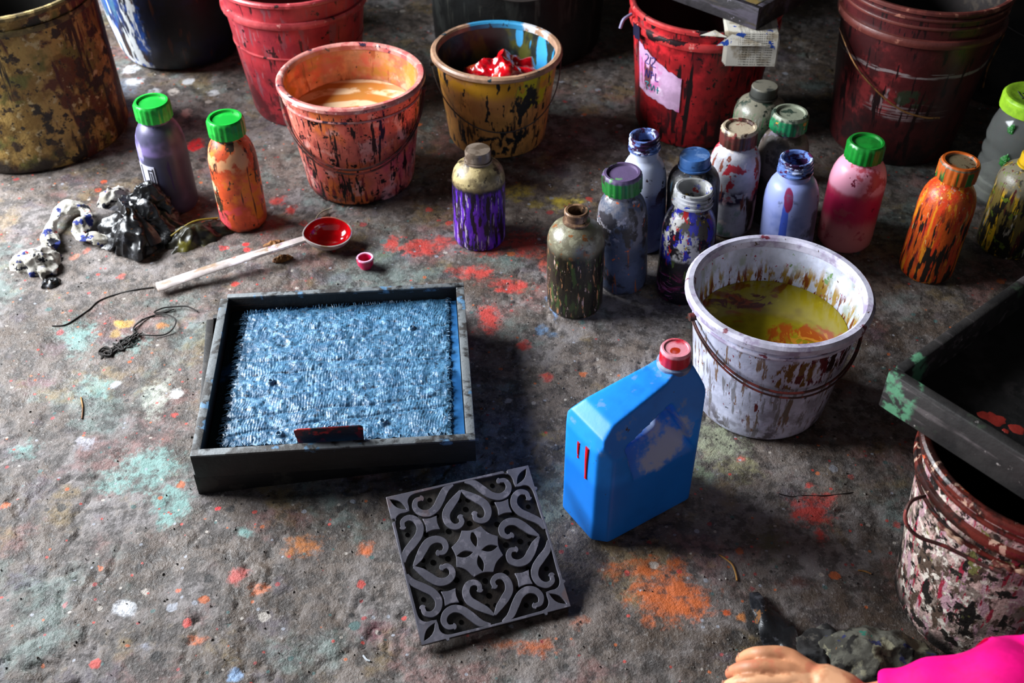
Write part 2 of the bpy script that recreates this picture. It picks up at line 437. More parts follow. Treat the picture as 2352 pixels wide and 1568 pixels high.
def bucket(name, label, cat, pos, H, R, r, mo, mi, mr, lip=0.008, wall=0.004, flange=(), wob=0.0, rot=0.0, bulge=0.0, lipm=None, round_b=0.012):
    """open pail: body (outside and inside walls), rolled rim, optional flange rings"""
    t = thing(name, label, cat, (pos[0], pos[1], 0), (0, 0, rot))
    N = 8
    outer = [(0, 0.001), (r - round_b, 0.0), (r - round_b * .3, round_b * .3), (r, round_b)]
    for i in range(1, N + 1):
        q = i / N
        outer.append((r + (R - r) * q + bulge * math.sin(PI * q), round_b + (H - 0.004 - round_b) * q))
    inner = [(rr - wall, zz) for rr, zz in reversed(outer[3:])] + [(0, 0.012)]
    n = 64
    def rib(i, k):
        a = 2 * PI * i / n
        return 1 + wob * (math.sin(2 * a + 1) + .6 * math.sin(3 * a + 2.2))
    b = obj('body', lathe(outer + inner, n, rib), [mo, mi], t)
    no = len(outer)
    for p in b.data.polygons:
        c = p.center
        if p.normal.x * c.x + p.normal.y * c.y < -1e-6 or (p.normal.z > .9 and math.hypot(c.x, c.y) < r - .01 and c.z > .005):
            p.material_index = 1
    lp = [(R - wall - .002, H - lip * 1.6), (R - wall - .002, H - lip * .4), (R - wall + lip * .2, H), (R + lip * .55, H), (R + lip, H - lip * .45), (R + lip, H - lip * 1.3), (R + lip * .5, H - lip * 1.7), (R - wall - .002, H - lip * 1.6)]
    obj('rim', lathe(lp, n, rib), mr, t)
    prof = outer[2:]
    for (fz, fw, fh) in flange:
        rr = rad_at(prof, fz)
        obj('flange', lathe([(rr - .002, fz - fh), (rr + fw * .8, fz - fh * .9), (rr + fw, fz - fh * .3), (rr + fw, fz + fh * .3), (rr + fw * .8, fz + fh * .9), (rr - .002, fz + fh)], n, rib), mr if lipm is None else lipm, t)
    return t, prof

def bail(t, prof, zh, drop, ang, mat, wire=0.0016, gap=0.006, double=False, mir=1.0, sag=1.0):
    """wire handle hanging down against the pail, hinged at ang and ang+pi"""
    def arc(zo, go):
        pts = []
        for i in range(25):
            q = PI * i / 24
            s = math.sin(q) ** sag
            z = zh - drop * s - zo * s
            rr = rad_at(prof, z) + gap + go
            pts.append((rr * math.cos(q * mir + ang), rr * math.sin(q * mir + ang), z))
        return pts
    parts = [tube(arc(0, 0), wire, 6, 2)]
    if double:
        parts.append(tube(arc(0.008, 0.002), wire * .8, 6, 2))
    h = obj('handle', join(*parts), mat, t)
    for k in (0, 1):
        a = ang + k * PI
        rr = rad_at(prof, zh) + gap * .5
        c = Vector((rr * math.cos(a), rr * math.sin(a), zh))
        d = Vector((math.cos(a), math.sin(a), 0))
        obj('ear', tube([c - d * .006, c + d * .008], .006, 10, 1), mat, t)
    return h

def disc(R, z, n=64, rings=10, amp=0.0, seed=0.0):
    v = [(0, 0, z)]; f = []
    for k in range(1, rings + 1):
        for i in range(n):
            a = 2 * PI * i / n; r = R * k / rings
            p = (r * math.cos(a), r * math.sin(a))
            v.append((p[0], p[1], z + amp * nz((p[0], p[1], 0), 30, seed)))
    for i in range(n):
        f.append((0, 1 + i, 1 + (i + 1) % n))
    for k in range(1, rings):
        for i in range(n):
            j = (i + 1) % n
            f.append((1 + (k - 1) * n + i, 1 + k * n + i, 1 + k * n + j, 1 + (k - 1) * n + j))
    # closed slab below
    o = len(v); b = 1 + (rings - 1) * n
    v.append((0, 0, z - .01))
    for i in range(n):
        a = 2 * PI * i / n; v.append((R * .97 * math.cos(a), R * .97 * math.sin(a), z - .01))
    for i in range(n):
        j = (i + 1) % n
        f.append((b + i, o + 1 + i, o + 1 + j, b + j)); f.append((o, o + 1 + j, o + 1 + i))
    return v, f

wire_dark = M('rusty_wire', '4a2f2a', [L('7d3a34', 60, .5, .58)], rough=.5, metal=.4, bump=.3)
wire_bare = M('copper_wire', '9a6a3c', [L('4d3222', 50, .5, .6)], rough=.4, metal=.5, bump=0)
wire_grey = M('dull_wire', '4b4440', rough=.5, metal=.4, bump=0)

# --- white pail with yellow dye
wp_o = M(ms=1.7, name='white_pail_plastic', base= 'd6d8ee', layers=[
    L('b0b0c8', (12, 12, 6), .50, .64), L('8a8896', 14, .52, .64, z=(-.1, .11, .03, .05), k=.8), L('76573a', (55, 55, 6), .585, .62, z=(.02, .19, .03, .03), k=.9, r=.25), L('7b4a18', 38, .665, .69, k=.9), L('5e1220', (70, 70, 16), .64, .665, z=(.03, .195, .02, .03), r=.25), L('8d2a3c', 75, .69, .71), L('20222a', 60, .69, .71), L('2c3f72', 90, .72, .74),
    L('57121c', (60, 60, 14), .48, .55, spot=((.055, -.115, .150), (.05, .05, .035), .9), r=.2), L('2a1614', (50, 50, 12), .5, .54, spot=((.085, -.095, .165), (.04, .05, .035), .8), r=.2), L('6b4a1c', (50, 50, 14), .45, .5, spot=((.01, -.12, .145), (.03, .04, .03), .8)),
    L('4b4248', 22, .5, .6, z=(-.1, .035, .02, .03), k=.85), L('5e564c', (60, 60, 5), .55, .62, z=(.0, .13, .02, .05), k=.7)],
    rough=.38, tl=.12, bump=.25)
wp_i = M(ms=1.7, name='white_pail_inside', base= 'd6daee', layers=[L('7e8c5a', (25, 25, 12), .52, .64, z=(.10, .2, .03, .02), k=.55), L('9a7a2e', (50, 50, 14), .48, .57, z=(-.1, .166, .012, .05), r=.3), L('6a3214', (60, 60, 12), .52, .57, z=(-.1, .160, .010, .06), r=.3), L('a03a50', 70, .67, .69), L('6c8a5c', 30, .66, .7), L('55301c', 65, .68, .7)], rough=.35, tl=.12)
wp_r = M('white_pail_rim', 'ccc8da', [L('988ca4', 30, .5, .62), L('6a2a38', 22, .62, .66), L('4a3a34', 60, .66, .69)], rough=.35)
t, pr = bucket('paint_bucket', 'white paint-stained bucket holding yellow dye, beside the blue jerrycan', 'bucket', (.374, 1.196), .21, .122, .098, wp_o, wp_i, wp_r, lip=.009, flange=((.182, .003, .0025),))
bail(t, pr, .180, .062, PI + .22, wire_dark, .0018, .007, True)
dye_y = M('yellow_dye', '9a8a18', [
    L('7d6a14', 10, .5, .65), L('8a3a14', (9, 9, 9), .46, .52, spot=((-.055, .045, .14), (.045, .032, .1), .9), dist=1.0), L('5a2a14', (30, 30, 30), .5, .56, spot=((-.035, .06, .14), (.05, .018, .1), .7), dist=1.2),
    L('9c4a16', (16, 16, 16), .40, .48, spot=((.035, -.035, .14), (.062, .042, .1), .8), dist=1.5), L('b87a24', (40, 22, 30), .52, .56, spot=((.045, -.045, .14), (.055, .035, .1), .8), dist=2.5),
    L('7c4a14', (14, 14, 14), .56, .62, spot=((0, .085, .14), (.09, .02, .1), .9), dist=1.0), L('b8a428', (20, 20, 20), .62, .68)], rough=.12, spec=.5, bump=.05, bsc=14, vary=.1)
yl = obj('yellow_dye', disc(.1085, .138), dye_y, loc=(.374, 1.196, 0)); tag(yl, 'yellow dye with orange swirls filling the white bucket', 'dye')

# --- peach pail
pp_o = M(ms=1.7, name='peach_pail_plastic', base= 'f0806c', layers=[
    L('f0803e', 5, .48, .62), L('d8606a', (10, 10, 4), .5, .62, z=(-.1, .12, .03, .06)), L('f0b8ac', 14, .54, .64, k=.8), L('8a2a30', (50, 50, 5), .57, .62, z=(-.1, .13, .04, .08), r=.3),
    L('b04a4a', (24, 24, 8), .56, .62, k=.6), L('1d1417', (55, 55, 7), .57, .60, r=.3), L('1a1216', 38, .60, .625, r=.3), L('181014', (120, 60, 60), .63, .65, z=(.1, .23, .02, .02)), L('2a2440', 60, .67, .69), L('efa08c', 50, .66, .7),
    L('2a1518', 22, .46, .56, z=(-.1, .018, .012, .02))], rough=.4, tl=.28, bump=.35)
pp_i = M('peach_pail_inside', 'f0a878', [L('dd6f55', 14, .48, .6, z=(.12, .3, .05, .05)), L('c98a3e', (12, 12, 20), .48, .6), L('e8a88a', 30, .55, .65), L('2a2a3a', 60, .68, .7), L('b0603a', (40, 40, 10), .56, .62)], rough=.3, tl=.28, coat=.3)
pp_r = M('peach_pail_rim', 'd08a80', [L('b05a58', 30, .5, .6), L('2c2436', 40, .6, .64), L('e8b8b0', 50, .6, .66)], rough=.3, coat=.3)
t, pr = bucket('paint_bucket', 'peach pink bucket streaked with black drips, holding tan water', 'bucket', (-.293, 1.808), .221, .127, .102, pp_o, pp_i, pp_r, lip=.007, flange=((.19, .003, .002),), wob=.008)
bail(t, pr, .190, .098, PI + .06, wire_dark, .0022, .007, True, sag=.8)
tanw = NT('tan_water')
tc_ = tanw.n('ShaderNodeTexCoord').outputs['Object']
wv = tanw.n('ShaderNodeTexWave', wave_type='RINGS', rings_direction='SPHERICAL'); mp_ = tanw.n('ShaderNodeMapping'); mp_.inputs['Location'].default_value = (0.0, .10, 0); tanw.put(mp_.inputs[0], tc_); tanw.put(wv.inputs[0], mp_.outputs[0])
wv.inputs['Scale'].default_value = 9; wv.inputs['Distortion'].default_value = 2.2; wv.inputs['Detail'].default_value = 2; wv.inputs['Detail Scale'].default_value = 1.2
cr_ = tanw.mix(tanw.ramp(wv.outputs['Fac'], .35, .75), lin('c07a38'), lin('e8c8a0'))
cr_ = tanw.mix(tanw.ramp(tanw.noise(tc_, 20, 4, .6, 3), .5, .65), cr_, lin('b87a3a'))
tanw.put(tanw.b.inputs['Base Color'], cr_); tanw.b.inputs['Roughness'].default_value = .1
tw = obj('tan_water', disc(.1125, .152, amp=.0006), tanw.m, loc=(-.293, 1.808, 0)); tag(tw, 'murky tan dye water inside the peach bucket', 'dye')

# --- yellow pail
yp_o = M(ms=1.7, name='ochre_pail_plastic', base= 'd89a50', layers=[
    L('c08448', 8, .48, .6), L('d69a1c', (10, 10, 14), .40, .5, z=(.145, .3, .012, .03), k=.85), L('c0b81e', (24, 24, 16), .44, .5, spot=((.085, -.085, .15), (.05, .06, .035), .9)), L('7d5c3a', (30, 30, 8), .56, .64, k=.6), L('1c1f22', (40, 40, 14), .585, .61, r=.35), L('1c1f22', (26, 26, 12), .5, .54, spot=((.055, -.10, .10), (.03, .05, .075), .9)), L('1c1f22', 40, .48, .53, spot=((.0, -.11, .035), (.05, .05, .022), .9)), L('3a2c24', (50, 50, 5), .57, .62, z=(-.1, .1, .04, .05))], rough=.42, bump=.3)
yp_i = M('ochre_pail_inside', '1e2422', [L('4a4a1c', (14, 14, 8), .5, .6), L('2b3a3a', 14, .52, .6), L('2d86b8', (55, 55, 5), .56, .58, spot=((.09, .055, .16), (.035, .05, .06), .3)), L('3a91c4', (10, 10, 10), .2, .3, spot=((.088, .05, .15), (.012, .04, .05), .4)), L('3a91c4', (10, 10, 10), .2, .3, spot=((.045, .095, .17), (.008, .03, .025), .4))], rough=.35)
yp_r = M('ochre_pail_rim', 'b38a6e', [L('8a6a54', 20, .5, .6), L('2f7fa8', 12, .3, .4, spot=((.0, .118, .19), (.06, .05, .05), .5)), L('b8b8bc', 40, .45, .5, spot=((.085, .095, .19), (.035, .04, .05), .6)), L('1f3a44', 40, .62, .64)], rough=.4)
t, pr = bucket('paint_bucket', 'ochre yellow bucket with crumpled red plastic inside', 'bucket', (-.03, 1.97), .193, .121, .098, yp_o, yp_i, yp_r, lip=.0075)
bail(t, pr, .172, .10, PI + .15, wire_grey, .0013, .009, sag=.75)

def crumple(rx, ry, h, n=40, amp=.3, s=18.0, seed=0.0, power=.6, fine=.45):
    """crumpled dome: irregular outline, sharp folds at several sizes"""
    v, f = [], []
    m = max(8, n // 2)
    k0 = 1.5 / min(rx, ry)
    def P(a, q):
        c, sn = math.cos(a), math.sin(a)
        edge = 1 + .32 * nz((c, sn, 0), 1.3, seed) + .16 * nz((c, sn, 0), 3.5, seed)
        p = Vector((c * q * rx * edge, sn * q * ry * edge, h * max(0.0, 1 - q * q) ** power))
        b = Vector((p.x, p.y, p.z * .6))
        w_ = Vector((nz(b, k0, seed + 9), nz(b, k0, seed + 13), nz(b, k0, seed + 17))) * (.35 * min(rx, ry))
        b2 = b + w_ * .7
        r1 = ridge(b2, k0 * .8, seed + 1); r2 = ridge(b2, k0 * 1.9, seed + 4); r3 = ridge(b2, k0 * 4.2, seed + 7)
        dsp = amp * (r1 * .75 + r2 * .45 * fine + r3 * .2 * fine * fine - .3)
        d = Vector((c * q, sn * q, .9 * (1 - q * .8)))
        p += d * dsp * min(min(rx, ry), h * 1.3) * .9 + Vector((w_.x, w_.y, 0)) * amp
        return (p.x, p.y, max(p.z, -.001))
    v.append(P(0.0, 0.0))
    for k in range(1, m + 1):
        for i in range(n):
            v.append(P(2 * PI * i / n, k / m))
    for i in range(n):
        f.append((0, 1 + i, 1 + (i + 1) % n))
    for k in range(m - 1):
        for i in range(n):
            j = (i + 1) % n
            f.append((1 + k * n + i, 1 + (k + 1) * n + i, 1 + (k + 1) * n + j, 1 + k * n + j))
    f.append(tuple(1 + (m - 1) * n + i for i in range(n)))
    return v, f

red_pl = M('glossy_red_plastic', 'c00a18', [L('7a0610', 30, .48, .6), L('c24a2a', (22, 22, 22), .56, .64)], rough=.18, coat=.5, bump=.3, bsc=50)
rp = obj('red_plastic_bag', crumple(.078, .058, .070, 110, .7, 26, 3.0, fine=.5), red_pl, loc=(-.016, 1.980, .0935), smooth=60); tag(rp, 'crumpled glossy red plastic inside the ochre bucket', 'plastic bag')
lw = obj('dark_dye', disc(.105, .092), M('dark_dye', '14191a', rough=.3), loc=(-.03, 1.97, 0)); tag(lw, 'dark dye at the bottom of the ochre bucket', 'dye')

# --- red pail behind peach bucket
rd = M(ms=1.7, name='red_pail_plastic', base= 'a83038', layers=[L('8a2430', 9, .48, .62), L('7d4850', (40, 40, 7), .56, .62, k=.8), L('a07a80', (60, 60, 5), .60, .66, z=(.1, .22, .03, .03), k=.6), L('3a1216', (45, 45, 6), .62, .66), L('2a1014', 30, .63, .66), L('5a1a20', 14, .5, .6, z=(-.1, .1, .05, .05))], rough=.4, bump=.3)
rd_r = M('red_pail_rim', 'b8484c', [L('8a2c32', 20, .5, .6), L('2a1416', 40, .62, .65), L('c88a84', 40, .62, .68)], rough=.35)
t, pr = bucket('paint_bucket', 'tall red bucket standing behind the peach bucket', 'bucket', (-.438, 2.107), .285, .145, .113, rd, M('red_pail_inside', '6a1c20', rough=.5), rd_r, lip=.006, flange=((.238, .007, .007), (.165, .002, .002)))

# --- red pail right with label
rr_o = M(ms=1.7, name='scarlet_pail_plastic', base= '9c1a20', layers=[L('c2222a', 8, .48, .6, z=(.15, .4, .05, .06)), L('6a1218', (16, 16, 8), .5, .6), L('4a3c3c', 14, .55, .62, spot=((-.13, -.06, .17), (.05, .08, .08), .9), k=.8), L('2a0c10', (50, 50, 6), .56, .61), L('1c0a0c', 36, .6, .63), L('14080a', (20, 20, 20), .2, .3, spot=((-.058, -.125, .1), (.006, .03, .09), .2)), L('14080a', (20, 20, 20), .2, .3, spot=((-.036, -.135, .08), (.005, .03, .12), .2)), L('3a0f14', 12, .46, .6, z=(-.1, .08, .05, .05))], rough=.4, bump=.3)
rr_r = M('scarlet_pail_rim', 'c23a3a', [L('9c2024', 20, .5, .6), L('1c0e12', (30, 30, 30), .57, .6), L('d88a80', 40, .62, .68)], rough=.3)
RP = (.378, 2.028)
t, pr = bucket('paint_bucket', 'scarlet bucket with a torn handwritten paper label', 'bucket', RP, .265, .143, .119, rr_o, M('scarlet_pail_inside', '4a1014', rough=.5), rr_r, lip=.006, flange=((.232, .008, .008),))
# curved paper label with scribbled ink
def curved_patch(prof, a0, a1, zlo, zhi, na=16, nzv=10, off=.0012, th=.0006, jag=.006, seed=0.0):
    v, f = [], []
    for lay in (0, 1):
        for i in range(na + 1):
            a = a0 + (a1 - a0) * i / na
            e0 = zlo(i / na) if callable(zlo) else zlo; e1 = zhi(i / na) if callable(zhi) else zhi
            for k in range(nzv + 1):
                z = e0 + (e1 - e0) * k / nzv
                if k in (0, nzv):
                    z += jag * nz((i * .7, k, 0), 1.0, seed)
                r = rad_at(prof, z) + off + (th if lay == 0 else 0)
                v.append((r * math.cos(a), r * math.sin(a), z))
    W = nzv + 1; O = (na + 1) * W
    for i in range(na):
        for k in range(nzv):
            q = (i * W + k, (i + 1) * W + k, (i + 1) * W + k + 1, i * W + k + 1)
            f.append(q); f.append(tuple(O + x for x in reversed(q)))
    bd = [i * W for i in range(na + 1)] + [na * W + k for k in range(1, W)] + [i * W + nzv for i in range(na - 1, -1, -1)] + [k for k in range(nzv - 1, 0, -1)]
    for a, b in zip(bd, bd[1:] + bd[:1]):
        f.append((a, O + a, O + b, b))
    return v, f
paper_pink = M('stained_paper_label', 'c9a3c4', [L('b86a9c', 20, .5, .62), L('ddd0e0', 14, .52, .6), L('5a3038', (40, 40, 10), .6, .64)], rough=.85, spec=.1, bump=.1)
ink = M('blue_ink', '2c2470', rough=.8, bump=0, vary=0)
ink_teal = M('teal_ink', '1a7a86', rough=.8, bump=0, vary=0)
lb = obj('paper_label', curved_patch(pr, math.radians(-160), math.radians(-113), lambda u: .105 - .018 * u, lambda u: .205 - .045 * u, seed=2.0), paper_pink, t)
def ink_marks(prof, strokes, a0, z0, sx, sz, w=.0011, off=.0021):
    parts = []
    for st in strokes:
        parts.append(tube([((rad_at(prof, z0 + q[1] * sz) + off) * math.cos(a0 + q[0] * sx), (rad_at(prof, z0 + q[1] * sz) + off) * math.sin(a0 + q[0] * sx), z0 + q[1] * sz) for q in st], w, 5, 3))
    return join(*parts)
S2 = [[(0, .85), (.25, 1), (.45, .8), (.2, .4), (0, .1), (.5, .1)], [(.6, .2), (.75, .9)], [(.9, .85), (1.15, 1), (1.3, .8), (1.05, .4), (.85, .1), (1.35, .1)]]
S3 = [[(0, 0), (.2, .9), (.4, 0), (.6, .9)], [(.8, .1), (.8, .9), (1.1, .6), (.8, .5)], [(1.3, .9), (1.3, .1), (1.6, .15)]]
S4 = [[(0, .8), (.5, .9), (.2, .4), (.6, .1)], [(.8, .9), (.9, .1), (1.2, .9), (1.3, .2)], [(1.5, .5), (1.8, .5)], [(1.65, .9), (1.65, .1)]]
obj('handwriting', ink_marks(pr, S2, math.radians(-150), .166, .16, .022), ink, lb)
obj('handwriting', ink_marks(pr, S3, math.radians(-150), .138, .17, .020), ink, lb)
obj('handwriting', ink_marks(pr, S4, math.radians(-150), .112, .16, .018), ink_teal, lb)
obj('tape', curved_patch(pr, math.radians(-163), math.radians(-153), .212, .240, 6, 4, off=.010), M('navy_tape', '141230', rough=.5), t)
obj('ear', tube([Vector((-.146, -.02, .245)), Vector((-.162, -.03, .238)), Vector((-.168, -.034, .222))], .003, 8), M('grey_wire_ear', '8a80a0', rough=.5), t)

# --- maroon pail at right
mr_o = M(ms=1.7, name='maroon_pail_plastic', base= '4a181a', layers=[L('7a2628', 10, .48, .6, spot=((-.12, -.1, .17), (.07, .08, .09), .6)), L('3a1416', (14, 14, 10), .5, .6), L('8f8484', (6, 6, 60), .45, .5, spot=((.0, -.13, .205), (.2, .2, .0055), .25), k=.7), L('8a7a7c', (70, 70, 10), .54, .58, spot=((-.07, -.13, .14), (.03, .06, .03), .6), k=.8), L('8a7a7c', (6, 6, 150), .5, .56, spot=((-.02, -.13, .125), (.08, .1, .02), .6), k=.6), L('1c3020', 30, .4, .5, spot=((-.03, -.14, .155), (.03, .05, .02), .5), k=.8), L('1a0a0c', (50, 50, 6), .57, .61), L('241012', 14, .45, .6, z=(-.1, .1, .05, .05))], rough=.42, bump=.3)
mr_r = M('maroon_pail_rim', '64302a', [L('4a2220', 20, .5, .62), L('946050', 40, .6, .68)], rough=.4)
MP = (.775, 1.965)
t, pr = bucket('paint_bucket', 'large dark maroon bucket with ridged rim and copper wire handle', 'bucket', MP, .335, .152, .122, mr_o, M('maroon_pail_inside', '1e1413', [L('3a3028', 20, .55, .65)], rough=.6), mr_r, lip=.005, flange=((.318, .003, .003), (.302, .003, .003), (.272, .009, .008)))
hp = []
for (q, z) in ((-.155, .245), (-.13, .2), (-.09, .165), (-.045, .138), (.0, .125), (.03, .122)):
    rr_ = rad_at(pr, z) + .012; hp.append((q, -math.sqrt(max(rr_ * rr_ - q * q, 0.0004)), z))
obj('handle', tube(hp, .0018, 6, 5), wire_bare, t)
hp = []
for (q, z) in ((.150, .245), (.152, .2), (.146, .165), (.135, .140)):
    rr_ = max(rad_at(pr, z) + .012, abs(q) + .002); hp.append((q, -math.sqrt(rr_ * rr_ - q * q), z))
obj('handle', tube(hp, .0018, 6, 5), wire_bare, t)

# --- big drums at the back
ol = M(ms=1.5, name='paint_crusted_drum', base='8a6a30', layers=[L('a8884a', 12, .46, .56), L('5a3018', 9, .53, .60), L('66622c', 8, .52, .62), L('b8a478', 34, .59, .66), L('4a2018', (12, 12, 2.5), .56, .61), L('1f1813', (16, 16, 2), .585, .62), L('241c16', 16, .57, .62), L('2a2018', 8, .45, .58, z=(-.1, .05, .03, .05)), L('2b231c', 50, .60, .64), L('3a2a1c', 24, .58, .64)], rough=.5, bump=.9, bsc=60, bd=.004)
ol_r = M('crusted_drum_rim', '6a5a34', [L('a08a58', 30, .5, .6), L('241c16', 30, .52, .6)], rough=.55, bump=.6)
t, pr = bucket('paint_drum', 'olive brown paint-crusted drum at the left edge', 'drum', (-.975, 1.99), .318, .172, .176, ol, M('drum_inside', '1c1814', rough=.7), ol_r, lip=.006, flange=((.285, .005, .006),), wob=.004)
bl = M('blue_drum_plastic', '141a33', [L('1f54b0', (8, 8, 4), .30, .40, spot=((-.10, -.07, .22), (.085, .13, .36), .4)), L('10131f', 8, .5, .6), L('3a6a8a', (40, 40, 6), .56, .6, spot=((-.13, -.05, .15), (.07, .1, .2), .6)), L('d8dcde', (60, 60, 3.0), .505, .53, spot=((-.085, -.10, .2), (.055, .1, .36), .5), r=.5), L('6a5a40', (50, 50, 8), .57, .6, spot=((-.14, -.03, .15), (.04, .08, .1), .6)), L('0e1016', 10, .45, .55, spot=((.12, -.1, .2), (.14, .2, .4), .3)), L('3a2018', (60, 60, 4), .62, .65)], rough=.4, bump=.3)
t, pr = bucket('paint_drum', 'dark blue barrel with white paint dripping down its side', 'drum', (-.765, 2.375), .42, .165, .142, bl, M('blue_drum_inside', '101218', rough=.6), M('blue_drum_rim', '20304e', rough=.4), lip=.006, round_b=.03, bulge=.014)
bk = M('black_drum_paint', '191b1b', [L('4a4a44', (30, 30, 2.2), .56, .60, z=(.12, .6, .05, .1), k=.7), L('2c2e2c', (18, 18, 3), .52, .6), L('101111', 12, .5, .6)], rough=.5, bump=.4)
t, pr = bucket('paint_drum', 'wide black drum with grey drips behind the ochre bucket', 'drum', (.012, 2.43), .42, .215, .195, bk, M('black_drum_inside', '0c0c0c', rough=.7), bk, lip=.007)
bail(t, pr, .40, .22, PI + .05, wire_grey, .002, .012, sag=.8)
t, pr = bucket('paint_drum', 'black drum in the dark at the far right edge', 'drum', (1.10, 2.24), .36, .19, .17, M('far_drum_paint', '161514', [L('26221e', 12, .5, .6)], rough=.6), M('far_drum_inside', '0c0c0c', rough=.7), M('far_drum_rim', '1d1a18', rough=.6), lip=.007)
bail(t, pr, .33, .17, PI + .1, wire_grey, .0015, .012, sag=.8)

# --- dark tray and newspaper on the scarlet bucket
wood_black = M('inky_wood', '2a2629', [L('4a4450', (8, 60, 60), .52, .62, k=.7), L('171416', 10, .5, .6), L('6e6872', 60, .66, .72), L('3b332c', (10, 80, 80), .56, .64)], rough=.55, bump=.5, bsc=60)
A = Vector((.445, 1.873)); ul = (Vector((.297, 2.015)) - A).normalized(); ur = Vector((-ul.y, ul.x)) * -1
bw_ = math.atan2(ul.y, ul.x)
bt = thing('wooden_tray', 'dark ink-stained tray resting on the scarlet bucket', 'tray', (A.x, A.y, .274), (0, 0, bw_))
for nm, b_ in (('side_board', box(0, .36, -.012, 0, 0, .042)), ('side_board', box(0, .36, -.30, -.288, 0, .042)), ('side_board', box(0, .012, -.288, -.012, 0, .042)), ('side_board', box(.348, .36, -.288, -.012, 0, .042)), ('bottom_panel', box(.012, .348, -.288, -.012, 0, .008))):
    obj(nm, b_, wood_black, bt, bevel=.0015)
obj('felt_pad', box(.016, .344, -.284, -.016, .008, .040), M('grey_ochre_pad', '55534a', [L('7a6434', 20, .48, .58), L('3a3a38', 30, .52, .6)], rough=.8, bump=.5), bt, bevel=.002)

def newspaper_mat():
    t = NT('newsprint'); tc = t.n('ShaderNodeTexCoord').outputs['Object']
    sp = t.n('ShaderNodeSeparateXYZ'); t.put(sp.inputs[0], tc)
    ln = t.math('FRACT', t.math('MULTIPLY', t.math('ADD', sp.outputs[1], sp.outputs[2]), 200.0))
    tx = t.math('MULTIPLY', t.ramp(ln, .45, .55), t.ramp(t.noise(tc, (900, 30, 30), 2, .5, 2), .42, .5))
    inside = t.math('MULTIPLY', t.ramp(sp.outputs[0], .022, .024), t.ramp(sp.outputs[0], .082, .084, 1, 0))
    col = t.mix(t.ramp(t.noise(tc, 30, 4, .6, 4), .5, .65), lin('cfc9bd'), lin('9c907c'))
    col = t.mix(t.math('MULTIPLY', t.math('MULTIPLY', tx, inside), .8), col, lin('3a352f'))
    bl_ = t.ramp(t.noise(tc, 45, 4, .6, 7), .60, .63)
    col = t.mix(bl_, col, lin('2a4a9c'))
    t.put(t.b.inputs['Base Color'], col); t.b.inputs['Roughness'].default_value = .85; t.b.inputs['Specular IOR Level'].default_value = .1
    return t.m
npm = newspaper_mat()
def folded_sheet(w, d, bend, lift, n=14, th=.0012, wav=.003, seed=0.0):
    v, f = [], []
    for lay in (0, 1):
        for i in range(n + 1):
            for k in range(7):
                y = d * i / n; x = w * k / 6
                a_ = min(1.0, y / bend)            # hanging part, then over the rim and flat
                if y < bend:
                    yy, z = .010 * a_ * a_, -(bend - y)
                else:
                    yy, z = .010 + (y - bend), 0.0
                z += wav * nz((x * 20, y * 20, 0), 1, seed)
                v.append((x, yy - (th if lay == 0 and y < bend else 0), z + (th if lay == 0 and y >= bend else 0)))
    W = 7; O = (n + 1) * W
    for i in range(n):
        for k in range(6):
            q = (i * W + k, i * W + k + 1, (i + 1) * W + k + 1, (i + 1) * W + k); f.append(q); f.append(tuple(O + x for x in reversed(q)))
    bd = [k for k in range(W)] + [i * W + 6 for i in range(1, n + 1)] + [n * W + k for k in range(5, -1, -1)] + [i * W for i in range(n - 1, 0, -1)]
    for a, b in zip(bd, bd[1:] + bd[:1]):
        f.append((a, O + a, O + b, b))
    return v, f
np_p = at(1660, 112, .24)
nt = thing('newspaper', 'folded newspaper sticking out under the dark tray', 'newspaper', (np_p.x, 1.864, .222), (0, 0, math.radians(-4)))
for k in range(4):
    obj('sheet', folded_sheet(.100 - .003 * k, .12, .050 + .003 * k, .0, th=.0008, wav=.0010, seed=k * 3.0), npm, nt, loc=(.002 * k, -.0022 * k, .0455 + .0014 * k), rot=(0, 0, math.radians((k - 1.5) * 1.0)), smooth=60)
def wedge(a, b, c, th=.0010):
    v = [a, b, c] + [(x, y + th, z - th) for x, y, z in (a, b, c)]
    return v, [(0, 1, 2), (5, 4, 3), (0, 3, 4, 1), (1, 4, 5, 2), (2, 5, 3, 0)]
obj('folded_corner', wedge((-.016, -.016, .034), (.078, -.014, .036), (.012, -.004, .0515)), npm, nt)
obj('folded_corner', wedge((-.046, -.002, .0465), (.004, -.006, .046), (-.018, .012, .051)), npm, nt)

# ------------------------------------------------------------------ bottles
def cap_mesh(r, h, n=80, recess=.004, rib=.035):
    prof = [(r, 0), (r, h * .82), (r * .97, h * .93), (r * .92, h), (r * .80, h), (r * .76, h - recess), (0, h - recess * .8), ]
    prof = [(r * .9, 0)] + prof
    return lathe(prof, n, lambda i, k: 1 + (rib * (1 if (i // 2) % 2 else 0) if k in (1, 2) else 0))

